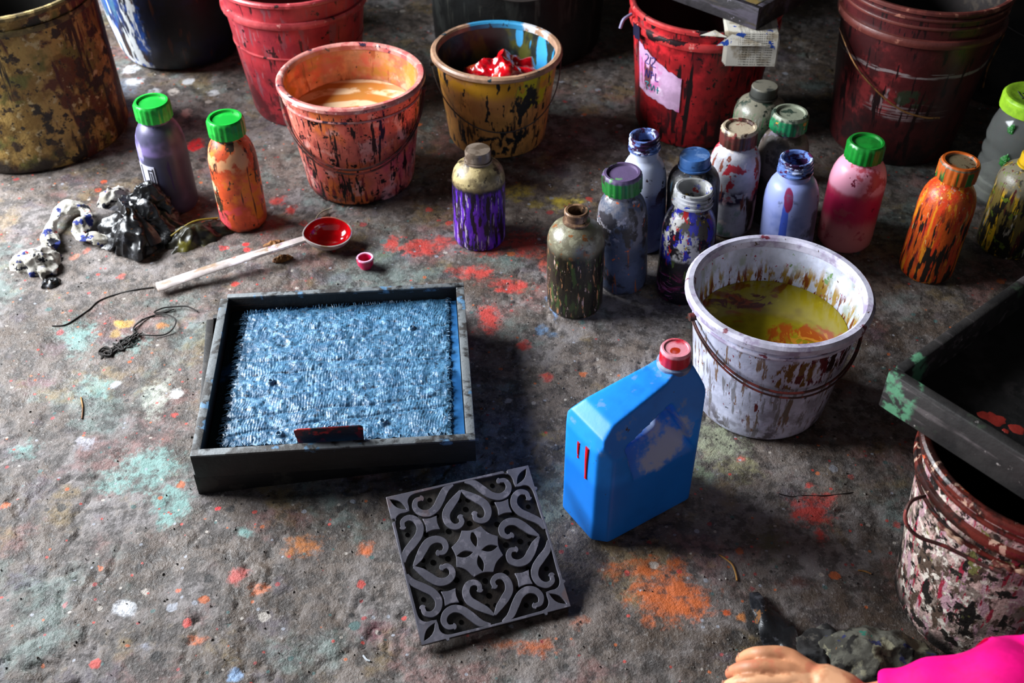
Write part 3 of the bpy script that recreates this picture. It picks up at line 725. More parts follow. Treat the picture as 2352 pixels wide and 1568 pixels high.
def bottle(label, pos, kind, h, r, mb, mc=None, mn=None, lean=(0, 0), rot=0.0, name='paint_bottle', capr=None, cath='bottle'):
    """kind A: wide neck with ribbed cap, B: small neck drum bottle, open variants without a cap"""
    t = thing(name, label, cath, (pos[0], pos[1], 0.0), (lean[0], lean[1], rot))
    k = h / .215
    if kind in ('A', 'Ao'):
        nr = capr or .0285
        sz = .128 * k
        prof = [(0, .003), (r * .72, .001), (r * .9, .002), (r * .98, .008), (r, .018), (r * 1.0, sz * .5), (r, sz), (r * .985, sz + .012), (r * .93, sz + .025), (r * .84, sz + .036), (r * .74, sz + .043), (nr, sz + .047)]
        top = h - (.030 if kind == 'A' else 0)
        if kind == 'A':
            prof += [(nr * .9, sz + .05), (nr * .9, top + .012), (0, top + .012)]
            obj('body', lathe(prof, 48), mb, t)
            obj('cap', cap_mesh(nr * 1.1, .031), mc, t, loc=(0, 0, h - .031), smooth=30)
        else:
            body = prof + [(nr * .97, sz + .05), (nr * .97, top - .026)]
            inn = [(nr * .80, top - .026), (nr * .80, sz + .05), (r * .9, sz), (r * .9, .02), (0, .02)]
            obj('body', lathe(body + inn, 48), mb, t)
            z = top - .027
            npf = [(nr * .80, z), (nr * 1.0, z), (nr * 1.12, z + .002), (nr * 1.12, z + .005), (nr, z + .006), (nr, z + .0095), (nr * 1.07, z + .0105), (nr * 1.07, z + .0125), (nr, z + .0135), (nr, z + .017), (nr * 1.06, z + .018), (nr * 1.06, z + .0195), (nr, z + .0205), (nr * 1.02, z + .026), (nr * .95, z + .027), (nr * .84, z + .026), (nr * .80, z + .022), (nr * .80, z)]
            obj('neck', lathe(npf, 48), mn or mb, t)
            obj('paint_inside', lathe([(0, 0), (r * .89, 0), (r * .89, .004), (0, .0045)], 40), mc or mb, t, loc=(0, 0, sz * .8))
    else:
        nr = capr or .019
        sz = h - .052
        prof = [(0, .003), (r * .8, .001), (r * .94, .003), (r, .010), (r, sz * .5), (r, sz - .006), (r * .985, sz), (r * .94, sz + .009), (r * .84, sz + .017), (r * .66, sz + .024), (r * .5, sz + .0285), (nr, sz + .031)]
        if kind == 'B':
            prof += [(nr * .85, sz + .033), (nr * .85, h - .006), (0, h - .006)]
            obj('body', lathe(prof, 48), mb, t)
            cp = [(nr * .9, 0), (nr * 1.15, .0), (nr * 1.15, .014), (nr * 1.08, .0175), (nr * .6, .0185), (0, .018)]
            obj('collar', lathe([(nr * .9, 0), (nr * 1.25, 0), (nr * 1.25, .003), (nr * .9, .004)], 40), mc, t, loc=(0, 0, sz + .029))
            obj('cap', lathe(cp, 40), mc, t, loc=(0, 0, h - .0185))
        else:
            inn = [(nr * .8, h - .022), (nr * .8, sz + .033), (r * .92, sz), (r * .92, .02), (0, .02)]
            obj('body', lathe(prof + [(nr * .97, sz + .033), (nr * .97, h - .022)] + inn, 48), mb, t)
            z = h - .022
            obj('neck', lathe([(nr * .8, z), (nr * 1.0, z), (nr * 1.25, z + .001), (nr * 1.25, z + .004), (nr, z + .006), (nr * .98, z + .014), (nr * 1.12, z + .0165), (nr * 1.12, z + .0205), (nr * 1.0, z + .022), (nr * .8, z + .021), (nr * .8, z)], 40), mn or mb, t)
            obj('paint_inside', lathe([(0, 0), (r * .9, 0), (r * .9, .004), (0, .0045)], 40), mc or mb, t, loc=(0, 0, sz * .8))
    return t

green = M('green_cap_plastic', '1fae3a', [L('128a2c', 30, .5, .6), L('0c4a1a', 60, .66, .7)], rough=.32, bump=.1)
dkgreen = M('dark_green_cap_plastic', '1d6a2a', [L('5a4a6a', 25, .2, .3, z=(.025, .1, .002, 0)), L('5a8a5a', 40, .62, .68), L('2a2a24', 40, .56, .62)], rough=.4)
dirty_green = M('dirty_green_cap_plastic', '0f7a4a', [L('7e8270', 22, .2, .3, z=(.025, .1, .002, 0)), L('2c3a30', 40, .54, .6), L('c07a28', 40, .64, .66)], rough=.45, bump=.4)
dark_in = M('dark_bottle_paint', '0e0e14', rough=.3, bump=0)

# green-capped purple bottle with a printed label
pur = M('purple_dye_bottle', '48465f', [L('766699', 8, .40, .52, z=(.128, .3, .004, .006)), L('9a92cc', 10, .42, .52, spot=((-.04, -.02, .13), (.018, .03, .03), .5)), L('36364a', 8, .45, .55, z=(-.1, .12, .012, .01)), L('2d1a52', (60, 60, 5), .62, .65)], rough=.4, bump=.05)
tp = bottle('purple bottle with bright green cap standing behind black plastic', (-.633, 1.716), 'A', .217, .0435, pur, green)
prA = [(.0435, 0), (.0435, .3)]
wl = M('white_printed_label', 'c9c8d8', [L('a8a6bc', 30, .52, .6)], rough=.6, bump=0)
lbp = obj('printed_label', curved_patch(prA, math.radians(-150), math.radians(-100), .045, .108, 10, 6, off=.0006, jag=0), wl, tp)
blk = M('black_print', '1d1b26', rough=.7, bump=0, vary=0)
def bar(a0, a1, z0, z1, prof=prA, off=.0014):
    return curved_patch(prof, math.radians(a0), math.radians(a1), z0, z1, 5, 3, off=off, jag=0, th=.0003)
obj('label_print', join(bar(-118, -115, .047, .100), bar(-106, -103, .047, .104), bar(-118, -103, .098, .101), bar(-140, -136, .047, .106), bar(-112, -109.5, .050, .095)), blk, lbp)

# orange green-capped bottle left
orl = M(ms=1.2, name='orange_paint_bottle', base= 'd8542a', layers=[L('e07a20', 10, .48, .58), L('d84a52', 12, .50, .58, z=(-.1, .07, .02, .02)), L('e0603c', 30, .55, .62), L('e0c29a', 30, .5, .56, spot=((-.04, -.02, .07), (.02, .03, .03), .8)), L('d8a878', 24, .5, .58, z=(.13, .2, .01, .01), k=.7), L('3a2a1c', (34, 34, 16), .565, .59, z=(.03, .2, .02, .03), r=.4), L('241c18', 55, .64, .66), L('5a2018', (60, 60, 6), .6, .64), L('3a2018', 20, .46, .55, z=(-.1, .008, .006, .004))], rough=.45, bump=.25)
bottle('orange paint-smeared bottle with bright green cap beside the peach bucket', (-.493, 1.661), 'A', .216, .0425, orl, green)

# dark purple drum bottle in the middle
dp = M(ms=2.3, name='purple_streaked_bottle', base= '1c1026', layers=[L('4a1a9a', (60, 60, 9), .50, .55, z=(-.1, .122, .006, .02)), L('6a2ab8', (40, 40, 9), .54, .6, z=(-.1, .12, .006, .02)), L('b6a6c0', (90, 90, 9), .60, .63, z=(-.1, .12, .006, .02)), L('7a6a4a', 14, .3, .4, z=(.128, .4, .005, .012)), L('a8966a', 24, .48, .6, z=(.132, .4, .004, .01)), L('3a3020', 30, .56, .62, z=(.128, .4, .005, .01))], rough=.4, bump=.4)
bottle('purple streaked drum bottle with dull metal cap, standing alone', (-.058, 1.607), 'B', .186, .0462, dp, M('dull_bronze_cap', '8a7a6c', [L('5a4c40', 40, .5, .6)], rough=.35, metal=.3), capr=.0195)

# brown bottle without cap, front of the group
br = M(ms=2.3, name='brown_crusted_bottle', base= '2a2318', layers=[L('6a6450', 14, .3, .4, z=(.128, .4, .010, .02)), L('8a866e', 30, .5, .62, z=(.135, .4, .006, .01), k=.9), L('7a4a24', 40, .58, .64, z=(.125, .4, .01, .01)), L('b07a52', (75, 75, 16), .60, .625, z=(-.1, .122, .01, .02)), L('c0a094', (95, 95, 20), .625, .645, z=(-.1, .12, .01, .02)), L('3a4a24', (50, 50, 12), .54, .6, z=(-.1, .12, .01, .02)), L('15110e', (50, 50, 6), .54, .6, z=(-.1, .12, .01, .02))], rough=.35, bump=.5, spec=.6)
bottle('brown crusted open-necked drum bottle at the front of the group', (.105, 1.419), 'Bo', .189, .0462, br, dark_in, M('brown_neck', '5a4232', [L('8a6a50', 40, .5, .6), L('241a14', 40, .54, .6)], rough=.35), capr=.0175, lean=(0, math.radians(-1.2)))

# grey bottle, dark green cap
gg = M(ms=1.3, name='grey_smeared_bottle', base= '4c5468', layers=[L('6f6c72', 16, .4, .5, z=(.105, .3, .015, .03)), L('35302e', (28, 28, 16), .5, .56, z=(.09, .3, .015, .03)), L('9c98a0', 40, .58, .64, z=(.12, .3, .01, .02)), L('8a4a24', (70, 70, 5), .60, .63, z=(-.1, .09, .02, .02)), L('c05a2a', 60, .66, .68), L('2a2622', 20, .46, .56, z=(-.1, .012, .01, .01)), L('2c2a30', 22, .57, .64)], rough=.4, bump=.5)
bottle('grey smeared bottle with dark green ribbed cap, purple paint on top', (.190, 1.478), 'A', .222, .0415, gg, dkgreen, lean=(0, math.radians(-4.0)))

# white-blue open bottle, threaded neck
stain_neck = M('stained_blue_neck', '6a86c8', [L('2a1430', (30, 30, 60), .47, .54), L('b8c4e8', 40, .58, .64), L('4a1a3a', 40, .56, .6)], rough=.3)
wb = M(ms=1.0, name='pale_blue_bottle', base= '7a86b4', layers=[L('c2c8de', 8, .40, .52, z=(.12, .3, .02, .02)), L('3a1c24', 28, .585, .605, z=(.10, .3, .01, .02), r=.3), L('2a2440', 45, .62, .64), L('525c88', 9, .46, .6, z=(-.1, .1, .04, .04))], rough=.4, bump=.1)
bottle('tall pale blue open bottle with maroon drips at its neck', (.236, 1.592), 'Ao', .222, .0385, wb, dark_in, stain_neck, lean=(0, math.radians(-4.0)), capr=.0245)

# blue capped drum bottle
bc = M(ms=1.5, name='grimy_grey_drum_bottle', base= '35333a', layers=[L('66605c', 14, .45, .58, z=(.125, .4, .01, .02)), L('5a4a3a', 24, .56, .62, z=(.125, .4, .01, .02)), L('4a6a80', (60, 60, 10), .60, .63), L('191818', (40, 40, 8), .52, .58), L('7a7a84', (80, 80, 12), .64, .66)], rough=.45, bump=.5)
bottle('grimy grey drum bottle with light blue screw cap', (.318, 1.578), 'B', .194, .0445, bc, M('light_blue_cap', '3f6aa8', [L('6a88b8', 30, .5, .6), L('2a4a7a', 40, .6, .66)], rough=.4), capr=.0225, lean=(0, math.radians(-3.5)))

# colour spattered open jar
jr = M(ms=1.2, name='colour_spattered_bottle', base= '15121a', layers=[L('b4b0ac', 20, .43, .50, z=(.092, .3, .004, .012)), L('4a443c', 26, .52, .58, z=(.092, .3, .004, .01)), L('2a2a98', (50, 50, 24), .56, .585, z=(.085, .3, .01, .01)), L('1a1428', 38, .57, .6, z=(.085, .3, .01, .01)), L('a02424', (60, 60, 20), .62, .64, z=(.08, .3, .01, .01)), L('c0982a', (60, 60, 20), .66, .68, z=(.08, .3, .01, .01)), L('5a1a3a', (22, 22, 40), .52, .58, z=(-.1, .065, .012, .02), dist=1.5), L('8a4a72', (18, 18, 60), .57, .62, z=(-.1, .06, .012, .02), dist=2.0), L('4a5a2a', (50, 50, 20), .60, .63, z=(.03, .09, .01, .02))], rough=.3, bump=.4)
bottle('open wide-necked bottle spattered with blue, white and red paint', (.287, 1.452), 'Ao', .209, .0437, jr, dark_in, M('spattered_white_neck', 'b8b8bc', [L('2a3a9a', 40, .57, .6), L('2a2428', 30, .57, .61), L('8a8a88', 30, .5, .58), L('a83a3a', 60, .66, .68)], rough=.3), capr=.030)

# white bottle with red splashes
wr = M(ms=1.2, name='white_red_splashed_bottle', base= 'c4c2ca', layers=[L('b02a36', (22, 22, 18), .545, .575, z=(.08, .3, .02, .03)), L('d8cac4', 30, .58, .64), L('2a2038', (30, 30, 24), .5, .54, z=(.070, .098, .006, .02)), L('3a2e28', (34, 34, 8), .46, .52, spot=((.02, -.04, .045), (.018, .04, .04), .7)), L('7e9a8a', (24, 24, 14), .53, .6, z=(-.1, .06, .02, .03)), L('7a4030', (60, 60, 8), .6, .63), L('302a2c', 60, .67, .69)], rough=.4, bump=.3)
bottle('white bottle splashed with red paint, brown-red cap', (.394, 1.648), 'A', .206, .0452, wr, M('brown_red_cap', '5a2420', [L('b0a088', 22, .2, .3, z=(.025, .1, .002, 0)), L('3a2018', 40, .5, .58), L('7a3430', 40, .6, .66)], rough=.45, bump=.3), lean=(0, math.radians(-1)))

# grey-green drum bottle at the back
gb = M(ms=2.3, name='grey_green_drum_bottle', base= '2c3a30', layers=[L('6e6a5c', 16, .36, .46, z=(.135, .4, .012, .02)), L('97998e', (70, 70, 7), .57, .61, z=(.07, .15, .02, .04)), L('2a6a40', (50, 50, 9), .56, .6, z=(.03, .15, .02, .03)), L('1a1e1a', (50, 50, 6), .5, .58, z=(-.1, .12, .02, .04)), L('20241f', 40, .62, .64)], rough=.35, bump=.4)
bottle('grey-green drum bottle with dark cap at the back of the group', (.462, 1.806), 'B', .200, .0488, gb, M('dark_grey_cap', '3c3d38', [L('6a665a', 26, .42, .52, z=(.015, .1, .001, 0))], rough=.5), capr=.021)

# brown bottle, dirty green cap
gb2 = M(ms=1.3, name='grey_brown_bottle', base= '26231f', layers=[L('5e544c', 16, .40, .5, z=(.10, .3, .015, .02)), L('807684', 40, .58, .63, z=(.13, .3, .006, .02)), L('3a302a', 30, .54, .6), L('171614', 10, .45, .55, z=(-.1, .10, .02, .02))], rough=.45, bump=.6)
bottle('dusty brown-grey bottle with dirty emerald cap', (.481, 1.677), 'A', .217, .0450, gb2, dirty_green)

# pale blue open bottle right
bo = M(ms=1.0, name='milky_blue_bottle', base= '6678b8', layers=[L('8f9ad0', 8, .42, .55), L('3c55b8', (8, 8, 4), .2, .3, spot=((-.018, -.042, .085), (.006, .02, .07), .3)), L('7a1f4a', (30, 30, 30), .35, .45, spot=((-.014, -.036, .148), (.007, .02, .022), .4)), L('4c5270', 18, .56, .64), L('2a2c44', 60, .68, .7)], rough=.4, bump=.1)
bottle('milky blue open bottle with a blue drip, behind the white bucket', (.478, 1.545), 'Ao', .207, .0455, bo, dark_in, stain_neck, capr=.0265, lean=(0, math.radians(-3)))

# pink bottle
pk = M(ms=1.0, name='pink_dye_bottle', base= 'd8607a', layers=[L('eaa0b8', 8, .2, .3, z=(.122, .3, .005, .01)), L('c82a58', (9, 9, 9), .3, .4, z=(.060, .117, .010, .03)), L('e08a8a', 10, .4, .55, z=(-.1, .06, .02, .03)), L('c25060', 26, .56, .63), L('7a1a38', 60, .67, .69)], rough=.35, bump=.08, tl=.1)
bottle('pink bottle with bright green cap at the right of the group', (.597, 1.602), 'A', .204, .0480, pk, M('green_cap_plastic_deep', '178a2e', [L('0f6a22', 30, .5, .6)], rough=.32, bump=.1), capr=.0285)

# orange striped bottle right
orr = M(ms=2.5, name='orange_black_streaked_bottle', base= 'd0561a', layers=[L('c83a18', (40, 40, 6), .50, .56), L('d8841e', (45, 45, 6), .56, .6), L('d8b878', (60, 60, 9), .63, .66, z=(.06, .2, .02, .02)), L('7a1a20', (50, 50, 6), .575, .6, z=(.04, .17, .02, .03)), L('1e1712', (48, 48, 6), .515, .545, z=(-.1, .138, .02, .05)), L('b87a70', 50, .64, .68, z=(.12, .3, .01, .01))], rough=.4, bump=.5)
bottle('orange and black streaked bottle standing alone at right', (.718, 1.511), 'A', .222, .0455, orr, M('orange_green_cap', 'c05a1c', [L('6a5e48', 22, .3, .4, z=(.0262, .0285, .0006, 0)), L('2a6a2a', (70, 70, 8), .54, .58, z=(-.1, .024, .002, 0)), L('3a2a1a', (70, 70, 8), .58, .62)], rough=.4), lean=(0, math.radians(1)))

# yellow and black bottle at the right edge
yb = M(ms=2.2, name='yellow_black_bottle', base= '1d1b16', layers=[L('b8901a', (42, 42, 7), .54, .575), L('6a5a2a', (30, 30, 8), .52, .58), L('b0a898', (50, 50, 9), .61, .64), L('6a6452', 18, .4, .5, z=(.13, .4, .01, .01)), L('4a1a1a', (50, 50, 4), .62, .65), L('5a6a20', 30, .6, .65)], rough=.4, bump=.5)
yb_p = at(2312, 612)
bottle('yellow and black streaked drum bottle at the right edge', (.882, 1.585), 'B', .190, .050, yb, M('yellow_cap', 'c09a14', [L('8a8070', 26, .5, .6)], rough=.4), capr=.021)

# clear jar with lime lid
jt = thing('clear_jar', 'clear plastic jar with lime green screw lid', 'jar', (.930, 1.742, 0))
clear = M('clear_plastic', 'd8dcd8', rough=.10, trans=.94, ior=1.3, bump=0, vary=0)
R0 = .060
jp = [(0, .004), (R0 * .9, .001), (R0, .01)]
for i in range(22):
    z = .015 + .115 * i / 21
    jp.append((R0 * (1.0 + .03 * math.cos(i * PI / 2.6)), z))
jp += [(R0 * 1.0, .14), (R0 * .97, .155), (R0 * .88, .172), (R0 * .78, .182), (R0 * .76, .195)]
ji = [(r_ - .0015, z_) for r_, z_ in reversed(jp[2:])]
obj('body', lathe(jp + ji + [(0, .006)], 64), clear, jt)
obj('paint_residue', lathe([(0, .0075), (R0 * .95, .012), (R0 * .955, .045), (R0 * .90, .048), (0, .048)], 48), M('pale_residue', '8f8b84', [L('6a6a60', 20, .5, .6)], rough=.5), jt)
resid = M('green_yellow_residue', '2f7a34', [L('c0941c', 30, .52, .56), L('6a1f28', 30, .57, .6)], rough=.4)
for (a, z, s) in ((-1.9, .095, .018), (-2.3, .105, .014), (-1.5, .11, .016), (-2.45, .165, .010)):
    rr_ = R0 * 1.02 if z < .14 else R0 * .93
    obj('paint_smear', crumple(s, s * .55, .0022, 44, .9, 60, a, fine=1.0), resid, jt, loc=(rr_ * math.cos(a), rr_ * math.sin(a), z), rot=(0, math.radians(90), a))
lime = M('lime_lid_plastic', '8cb82a', [L('6a9420', 20, .5, .62)], rough=.4)
ld = obj('lid', cap_mesh(R0 * .93, .026, 90, .001, .006), lime, jt, loc=(0, 0, .188), smooth=30)
def flat_marks(strokes, ox, oy, s, z, w=.0012):
    return join(*[tube([(ox + q[0] * s, oy + q[1] * s, z) for q in st], w, 5, 3) for st in strokes])
obj('marker_writing', flat_marks([[(0, 1), (0, .2), (.45, .2)], [(.2, .7), (.5, .75)], [(1.0, 1), (.6, 1), (.6, .6), (1.0, .55), (.95, .15), (.55, .15)], [(-.1, 0), (1.05, -.02)]], -.028, -.012, .026, .0256), M('marker_ink', '1c2a14', rough=.7, bump=0), ld)

# ------------------------------------------------------------------ blue jerrycan
def modded(name, build, mat, voxel, smooth_it, parent=None):
    """union / difference of bmesh solids, then a soft blow-moulded skin"""
    base, cuts = build
    o = obj(name, base, mat, None, smooth=0)
    dep = []
    for k, cv in enumerate(cuts):
        c = obj('cutter', cv, mat, smooth=0); dep.append(c)
        md = o.modifiers.new('b%d' % k, 'BOOLEAN'); md.operation = 'DIFFERENCE'; md.object = c; md.solver = 'EXACT'
    md = o.modifiers.new('r', 'REMESH'); md.mode = 'VOXEL'; md.voxel_size = voxel
    md = o.modifiers.new('s', 'SMOOTH'); md.factor = .5; md.iterations = smooth_it
    bpy.context.view_layer.update()
    dg = bpy.context.evaluated_depsgraph_get()
    me = bpy.data.meshes.new_from_object(o.evaluated_get(dg))
    o.modifiers.clear(); o.data = me
    me.shade_smooth()
    for c in dep:
        bpy.data.objects.remove(c)
    o.parent = parent
    return o

def prism(poly, y0, y1):
    """polygon in x,z extruded along y"""
    n = len(poly)
    v = [(x, y0, z) for x, z in poly] + [(x, y1, z) for x, z in poly]
    f = [tuple(range(n)), tuple(range(2 * n - 1, n - 1, -1))] + [(i, n + i, n + (i + 1) % n, (i + 1) % n) for i in range(n)]
    return v, f

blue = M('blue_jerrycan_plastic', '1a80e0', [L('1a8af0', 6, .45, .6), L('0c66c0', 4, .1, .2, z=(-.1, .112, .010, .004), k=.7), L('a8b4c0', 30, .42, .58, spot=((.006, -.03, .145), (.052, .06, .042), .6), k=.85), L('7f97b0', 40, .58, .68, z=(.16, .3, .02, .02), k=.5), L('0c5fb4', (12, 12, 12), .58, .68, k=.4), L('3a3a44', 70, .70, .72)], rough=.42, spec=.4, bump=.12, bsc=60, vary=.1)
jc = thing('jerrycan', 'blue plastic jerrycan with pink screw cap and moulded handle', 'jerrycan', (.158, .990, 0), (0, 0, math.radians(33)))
hw, hd = .085, .049
def chamfer_block():
    # octagonal footprint lofted upward
    def ring(z, w_, d_, c):
        return [(-w_ + c, -d_, z), (w_ - c, -d_, z), (w_, -d_ + c, z), (w_, d_ - c, z), (w_ - c, d_, z), (-w_ + c, d_, z), (-w_, d_ - c, z), (-w_, -d_ + c, z)]
    rs = [ring(0, hw - .006, hd - .005, .016), ring(.006, hw, hd, .016), ring(.24, hw + .001, hd, .016)]
    v = [p for r in rs for p in r]; f = [tuple(range(7, -1, -1)), tuple(16 + i for i in range(8))]
    for k in range(2):
        for i in range(8):
            f.append((k * 8 + i, k * 8 + (i + 1) % 8, (k + 1) * 8 + (i + 1) % 8, (k + 1) * 8 + i))
    return v, f
cuts = [
    prism([(-.12, .160), (-.086, .168), (-.078, .190), (-.060, .203), (.028, .222), (.040, .228), (.074, .227), (.083, .205), (.092, .170), (.12, .170), (.12, .30), (-.12, .30)], -.1, .1),
    prism([(-.040, .150), (-.034, .142), (.016, .152), (.024, .165), (.024, .186), (.016, .190), (-.030, .177), (-.042, .166)], -.1, .1),
]
for s in (-1, 1):
    # sloping recess on each broad side under the handle bar
    v = []
    for (xa, za, xb, zb, y) in ((-.034, .104, .066, .104, s * .0500), (-.052, .160, .030, .184, s * .002), (-.052, .168, .030, .194, s * .012), (-.052, .172, .030, .198, s * .065), (-.034, .104, .066, .104, s * .065)):
        v += [(xa, y, za), (xb, y, zb)]
    f = [(0, 1, 3, 2), (2, 3, 5, 4), (4, 5, 7, 6), (6, 7, 9, 8), (8, 9, 1, 0), (0, 2, 4, 6, 8), (9, 7, 5, 3, 1)]
    f = [t3 for g in f for t3 in [(g[0], g[q_], g[q_ + 1]) for q_ in range(1, len(g) - 1)]]
    cuts.append((v, f))
    # upper long edges slope inward to the narrow handle bar
    cuts.append(([(-.13, s * .051, .158), (.13, s * .051, .158), (.13, s * .014, .235), (-.13, s * .014, .235), (-.13, s * .07, .158), (.13, s * .07, .158), (.13, s * .07, .235), (-.13, s * .07, .235)], [(0, 1, 2, 3), (4, 7, 6, 5), (0, 4, 5, 1), (1, 5, 6, 2), (2, 6, 7, 3), (3, 7, 4, 0)]))
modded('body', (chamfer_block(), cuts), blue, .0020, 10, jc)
obj('neck', lathe([(.014, 0), (.0215, .0), (.0225, .004), (.0225, .008), (.019, .010), (.018, .020), (.012, .020)], 48), M('pale_blue_neck', '8f9cb4', [L('5a6a8a', 40, .5, .6)], rough=.4), jc, loc=(.056, 0, .222))
jcap = M('pink_red_cap', 'd0283c', [L('e0909c', 20, .40, .52, z=(.0165, .1, .0015, 0)), L('b81626', (50, 50, 8), .52, .58, z=(-.1, .016, .002, 0)), L('a83018', 14, .35, .45, spot=((-.004, -.003, .02), (.007, .006, .01), .7))], rough=.3, coat=.2)
obj('cap', cap_mesh(.0195, .021, 64, .0015, .015), jcap, jc, loc=(.056, 0, .232), smooth=35)
red_drip = M('wet_red_paint', 'd8141e', rough=.25, bump=0)
for (y, z0, z1, w_) in ((-.014, .166, .110, .0042), (.004, .160, .132, .0030)):
    obj('paint_drip', tube([(-.0860, y, z0), (-.0862, y + .0005, (z0 + z1) / 2), (-.0860, y, z1)], lambda q, w_=w_: .5 * w_ * (1.0 - .55 * q + .5 * max(0, q - .85) * 3), 8, 6, 1.7), red_drip, jc)

# ------------------------------------------------------------------ printing tray with blue cloth
wood_t = M('weathered_black_wood', '1d1a19', [L('141211', (10, 80, 80), .5, .6), L('5a3a28', (4, 10, 200), .68, .71, k=.5), L('6c7072', 50, .34, .5, z=(.0405, .06, .0008, 0), k=.85), L('33302e', (20, 20, 60), .54, .6, z=(.0405, .06, .0008, 0)), L('4d7290', 30, .60, .66, z=(.036, .06, .002, 0))], rough=.6, bump=.6, bsc=80)
wood_d = M('black_wood', '191615', [L('100e0d', (4, 60, 60), .5, .6), L('5a3a28', (4, 10, 200), .66, .70, k=.6), L('2a2622', 30, .55, .62)], rough=.6, bump=.5, bsc=70)
tang = math.radians(6.0)
TC = Vector((-.253, 1.181))
def tray(name, label, loc, rotz, W, D, z0, z1, th, mt, bottom=True):
    t = thing(name, label, 'tray', loc, (0, 0, rotz))
    j = .004
    obj('side_board', box(-W / 2, W / 2, -D / 2, -D / 2 + th, z0, z1), mt, t, bevel=.0012)
    obj('side_board', box(-W / 2 + .01, W / 2, D / 2 - th * .8, D / 2, z0, z1), mt, t, bevel=.0012)
    obj('side_board', box(-W / 2, -W / 2 + th, -D / 2 + th + .0005, D / 2 - th * .8, z0, z1 - .001), mt, t, bevel=.0012)
    obj('side_board', box(W / 2 - th, W / 2, -D / 2 + th + .0005, D / 2 - th * .8 - .0005, z0, z1 - .001), mt, t, bevel=.0012)
    obj('bottom_panel', box(-W / 2 + th, W / 2 - th, -D / 2 + th, D / 2 - th * .8, z0, z0 + .006), mt, t)
    return t
TR = tray('printing_tray', 'black wooden tray lined with wet blue cloth', (TC.x, TC.y, .042), math.radians(4.6), .381, .347, 0, .043, .0125, wood_t)
tray('wooden_tray', 'empty black tray stacked underneath the blue cloth tray', (-.276, 1.198, 0.0), math.radians(9.0), .374, .345, .001, .0415, .012, wood_d)
bluedye = M('blue_dye', '2c5f92', [L('1f4a78', 10, .48, .6), L('3f74a6', 16, .54, .62), L('14262a', 14, .30, .45, spot=((-.18, 0, 0), (.045, .3, .2), .5))], rough=.12, bump=.1, bsc=30, vary=.15)
bd_ = obj('blue_dye', box(-.177, .177, -.1605, .163, .0065, .0150), bluedye, loc=(TC.x, TC.y, .042), rot=(0, 0, math.radians(4.6))); tag(bd_, 'shallow blue dye pooled around the cloth in the tray', 'dye')

# cloth: knitted ribs, creases, frayed edge
cl_mat = M('wet_blue_cloth', '4a7a9c', [L('335c7c', 40, .46, .56), L('6c96b4', 60, .55, .64), L('22384c', 160, .56, .64)], rough=.34, spec=.7, bump=.6, bsc=420, bd=.0015, coat=.25)
q = [at(565, 722, .058), at(1030, 684, .058), at(1037, 1000, .058), at(507, 1028, .058)]
n_ = 260
s_, t_ = np.meshgrid(np.linspace(0, 1, n_), np.linspace(0, 1, n_))
ed = .010
s2 = s_ + ed * vnoise(t_ * 1 + 3, s_ * 0, 40, 5, 3) * ((1 - s_) ** 4 + s_ ** 4) * 2
t2 = t_ + ed * vnoise(s_ * 1 + 8, t_ * 0, 40, 6, 3) * ((1 - t_) ** 4 + t_ ** 4) * 2
CX = (q[3].x * (1 - s2) + q[2].x * s2) * (1 - t2) + (q[0].x * (1 - s2) + q[1].x * s2) * t2
CY = (q[3].y * (1 - s2) + q[2].y * s2) * (1 - t2) + (q[0].y * (1 - s2) + q[1].y * s2) * t2
rib_ = np.abs(np.sin((CX + .016 * vnoise(CX + 3, CY + 1, 26, 41, 4)) * PI / .0036))
lump = vnoise(CX + 5, CY + 5, 60, 42, 4, .6); big = vnoise(CX + 5, CY + 5, 14, 43, 3)
cz = .0011 * rib_ * (.6 + 1.2 * vnoise(CX + 2, CY, 25, 44, 2)) + .0052 * lump + .004 * big
cz += .0020 * (vnoise(CX + 1, CY + 9, 130, 45, 2, .7))
for (y0, sl_, wd, dp_) in ((.22, .08, .010, .0024), (.57, -.06, .012, .0022), (.50, .05, .008, .0015), (.13, .12, .008, .002), (.34, .02, .010, .0014), (.72, .10, .010, .0012)):
    cz -= dp_ * np.exp(-((t_ - y0 - sl_ * (s_ - .5) - .03 * vnoise(s_ + 2, s_ * 0 + y0, 7, 46, 3)) / wd) ** 2)
for (s0, t0, r0) in ((.70, .10, .012), (.18, .42, .010), (.25, .05, .012), (.47, .07, .010), (.82, .76, .008)):
    d_ = np.sqrt((s_ - s0) ** 2 + (t_ - t0) ** 2)
    cz += .006 * np.exp(-((d_ - r0) / .007) ** 2) - .003 * np.exp(-(d_ / .008) ** 2)
edge = np.minimum(np.minimum(s_, 1 - s_), np.minimum(t_, 1 - t_))
cz = .0612 + cz * np.clip(edge / .02, .3, 1) - .0015 * np.clip(1 - edge / .02, 0, 1)
clo = grid_mesh('cloth', CX, CY, cz, cl_mat)
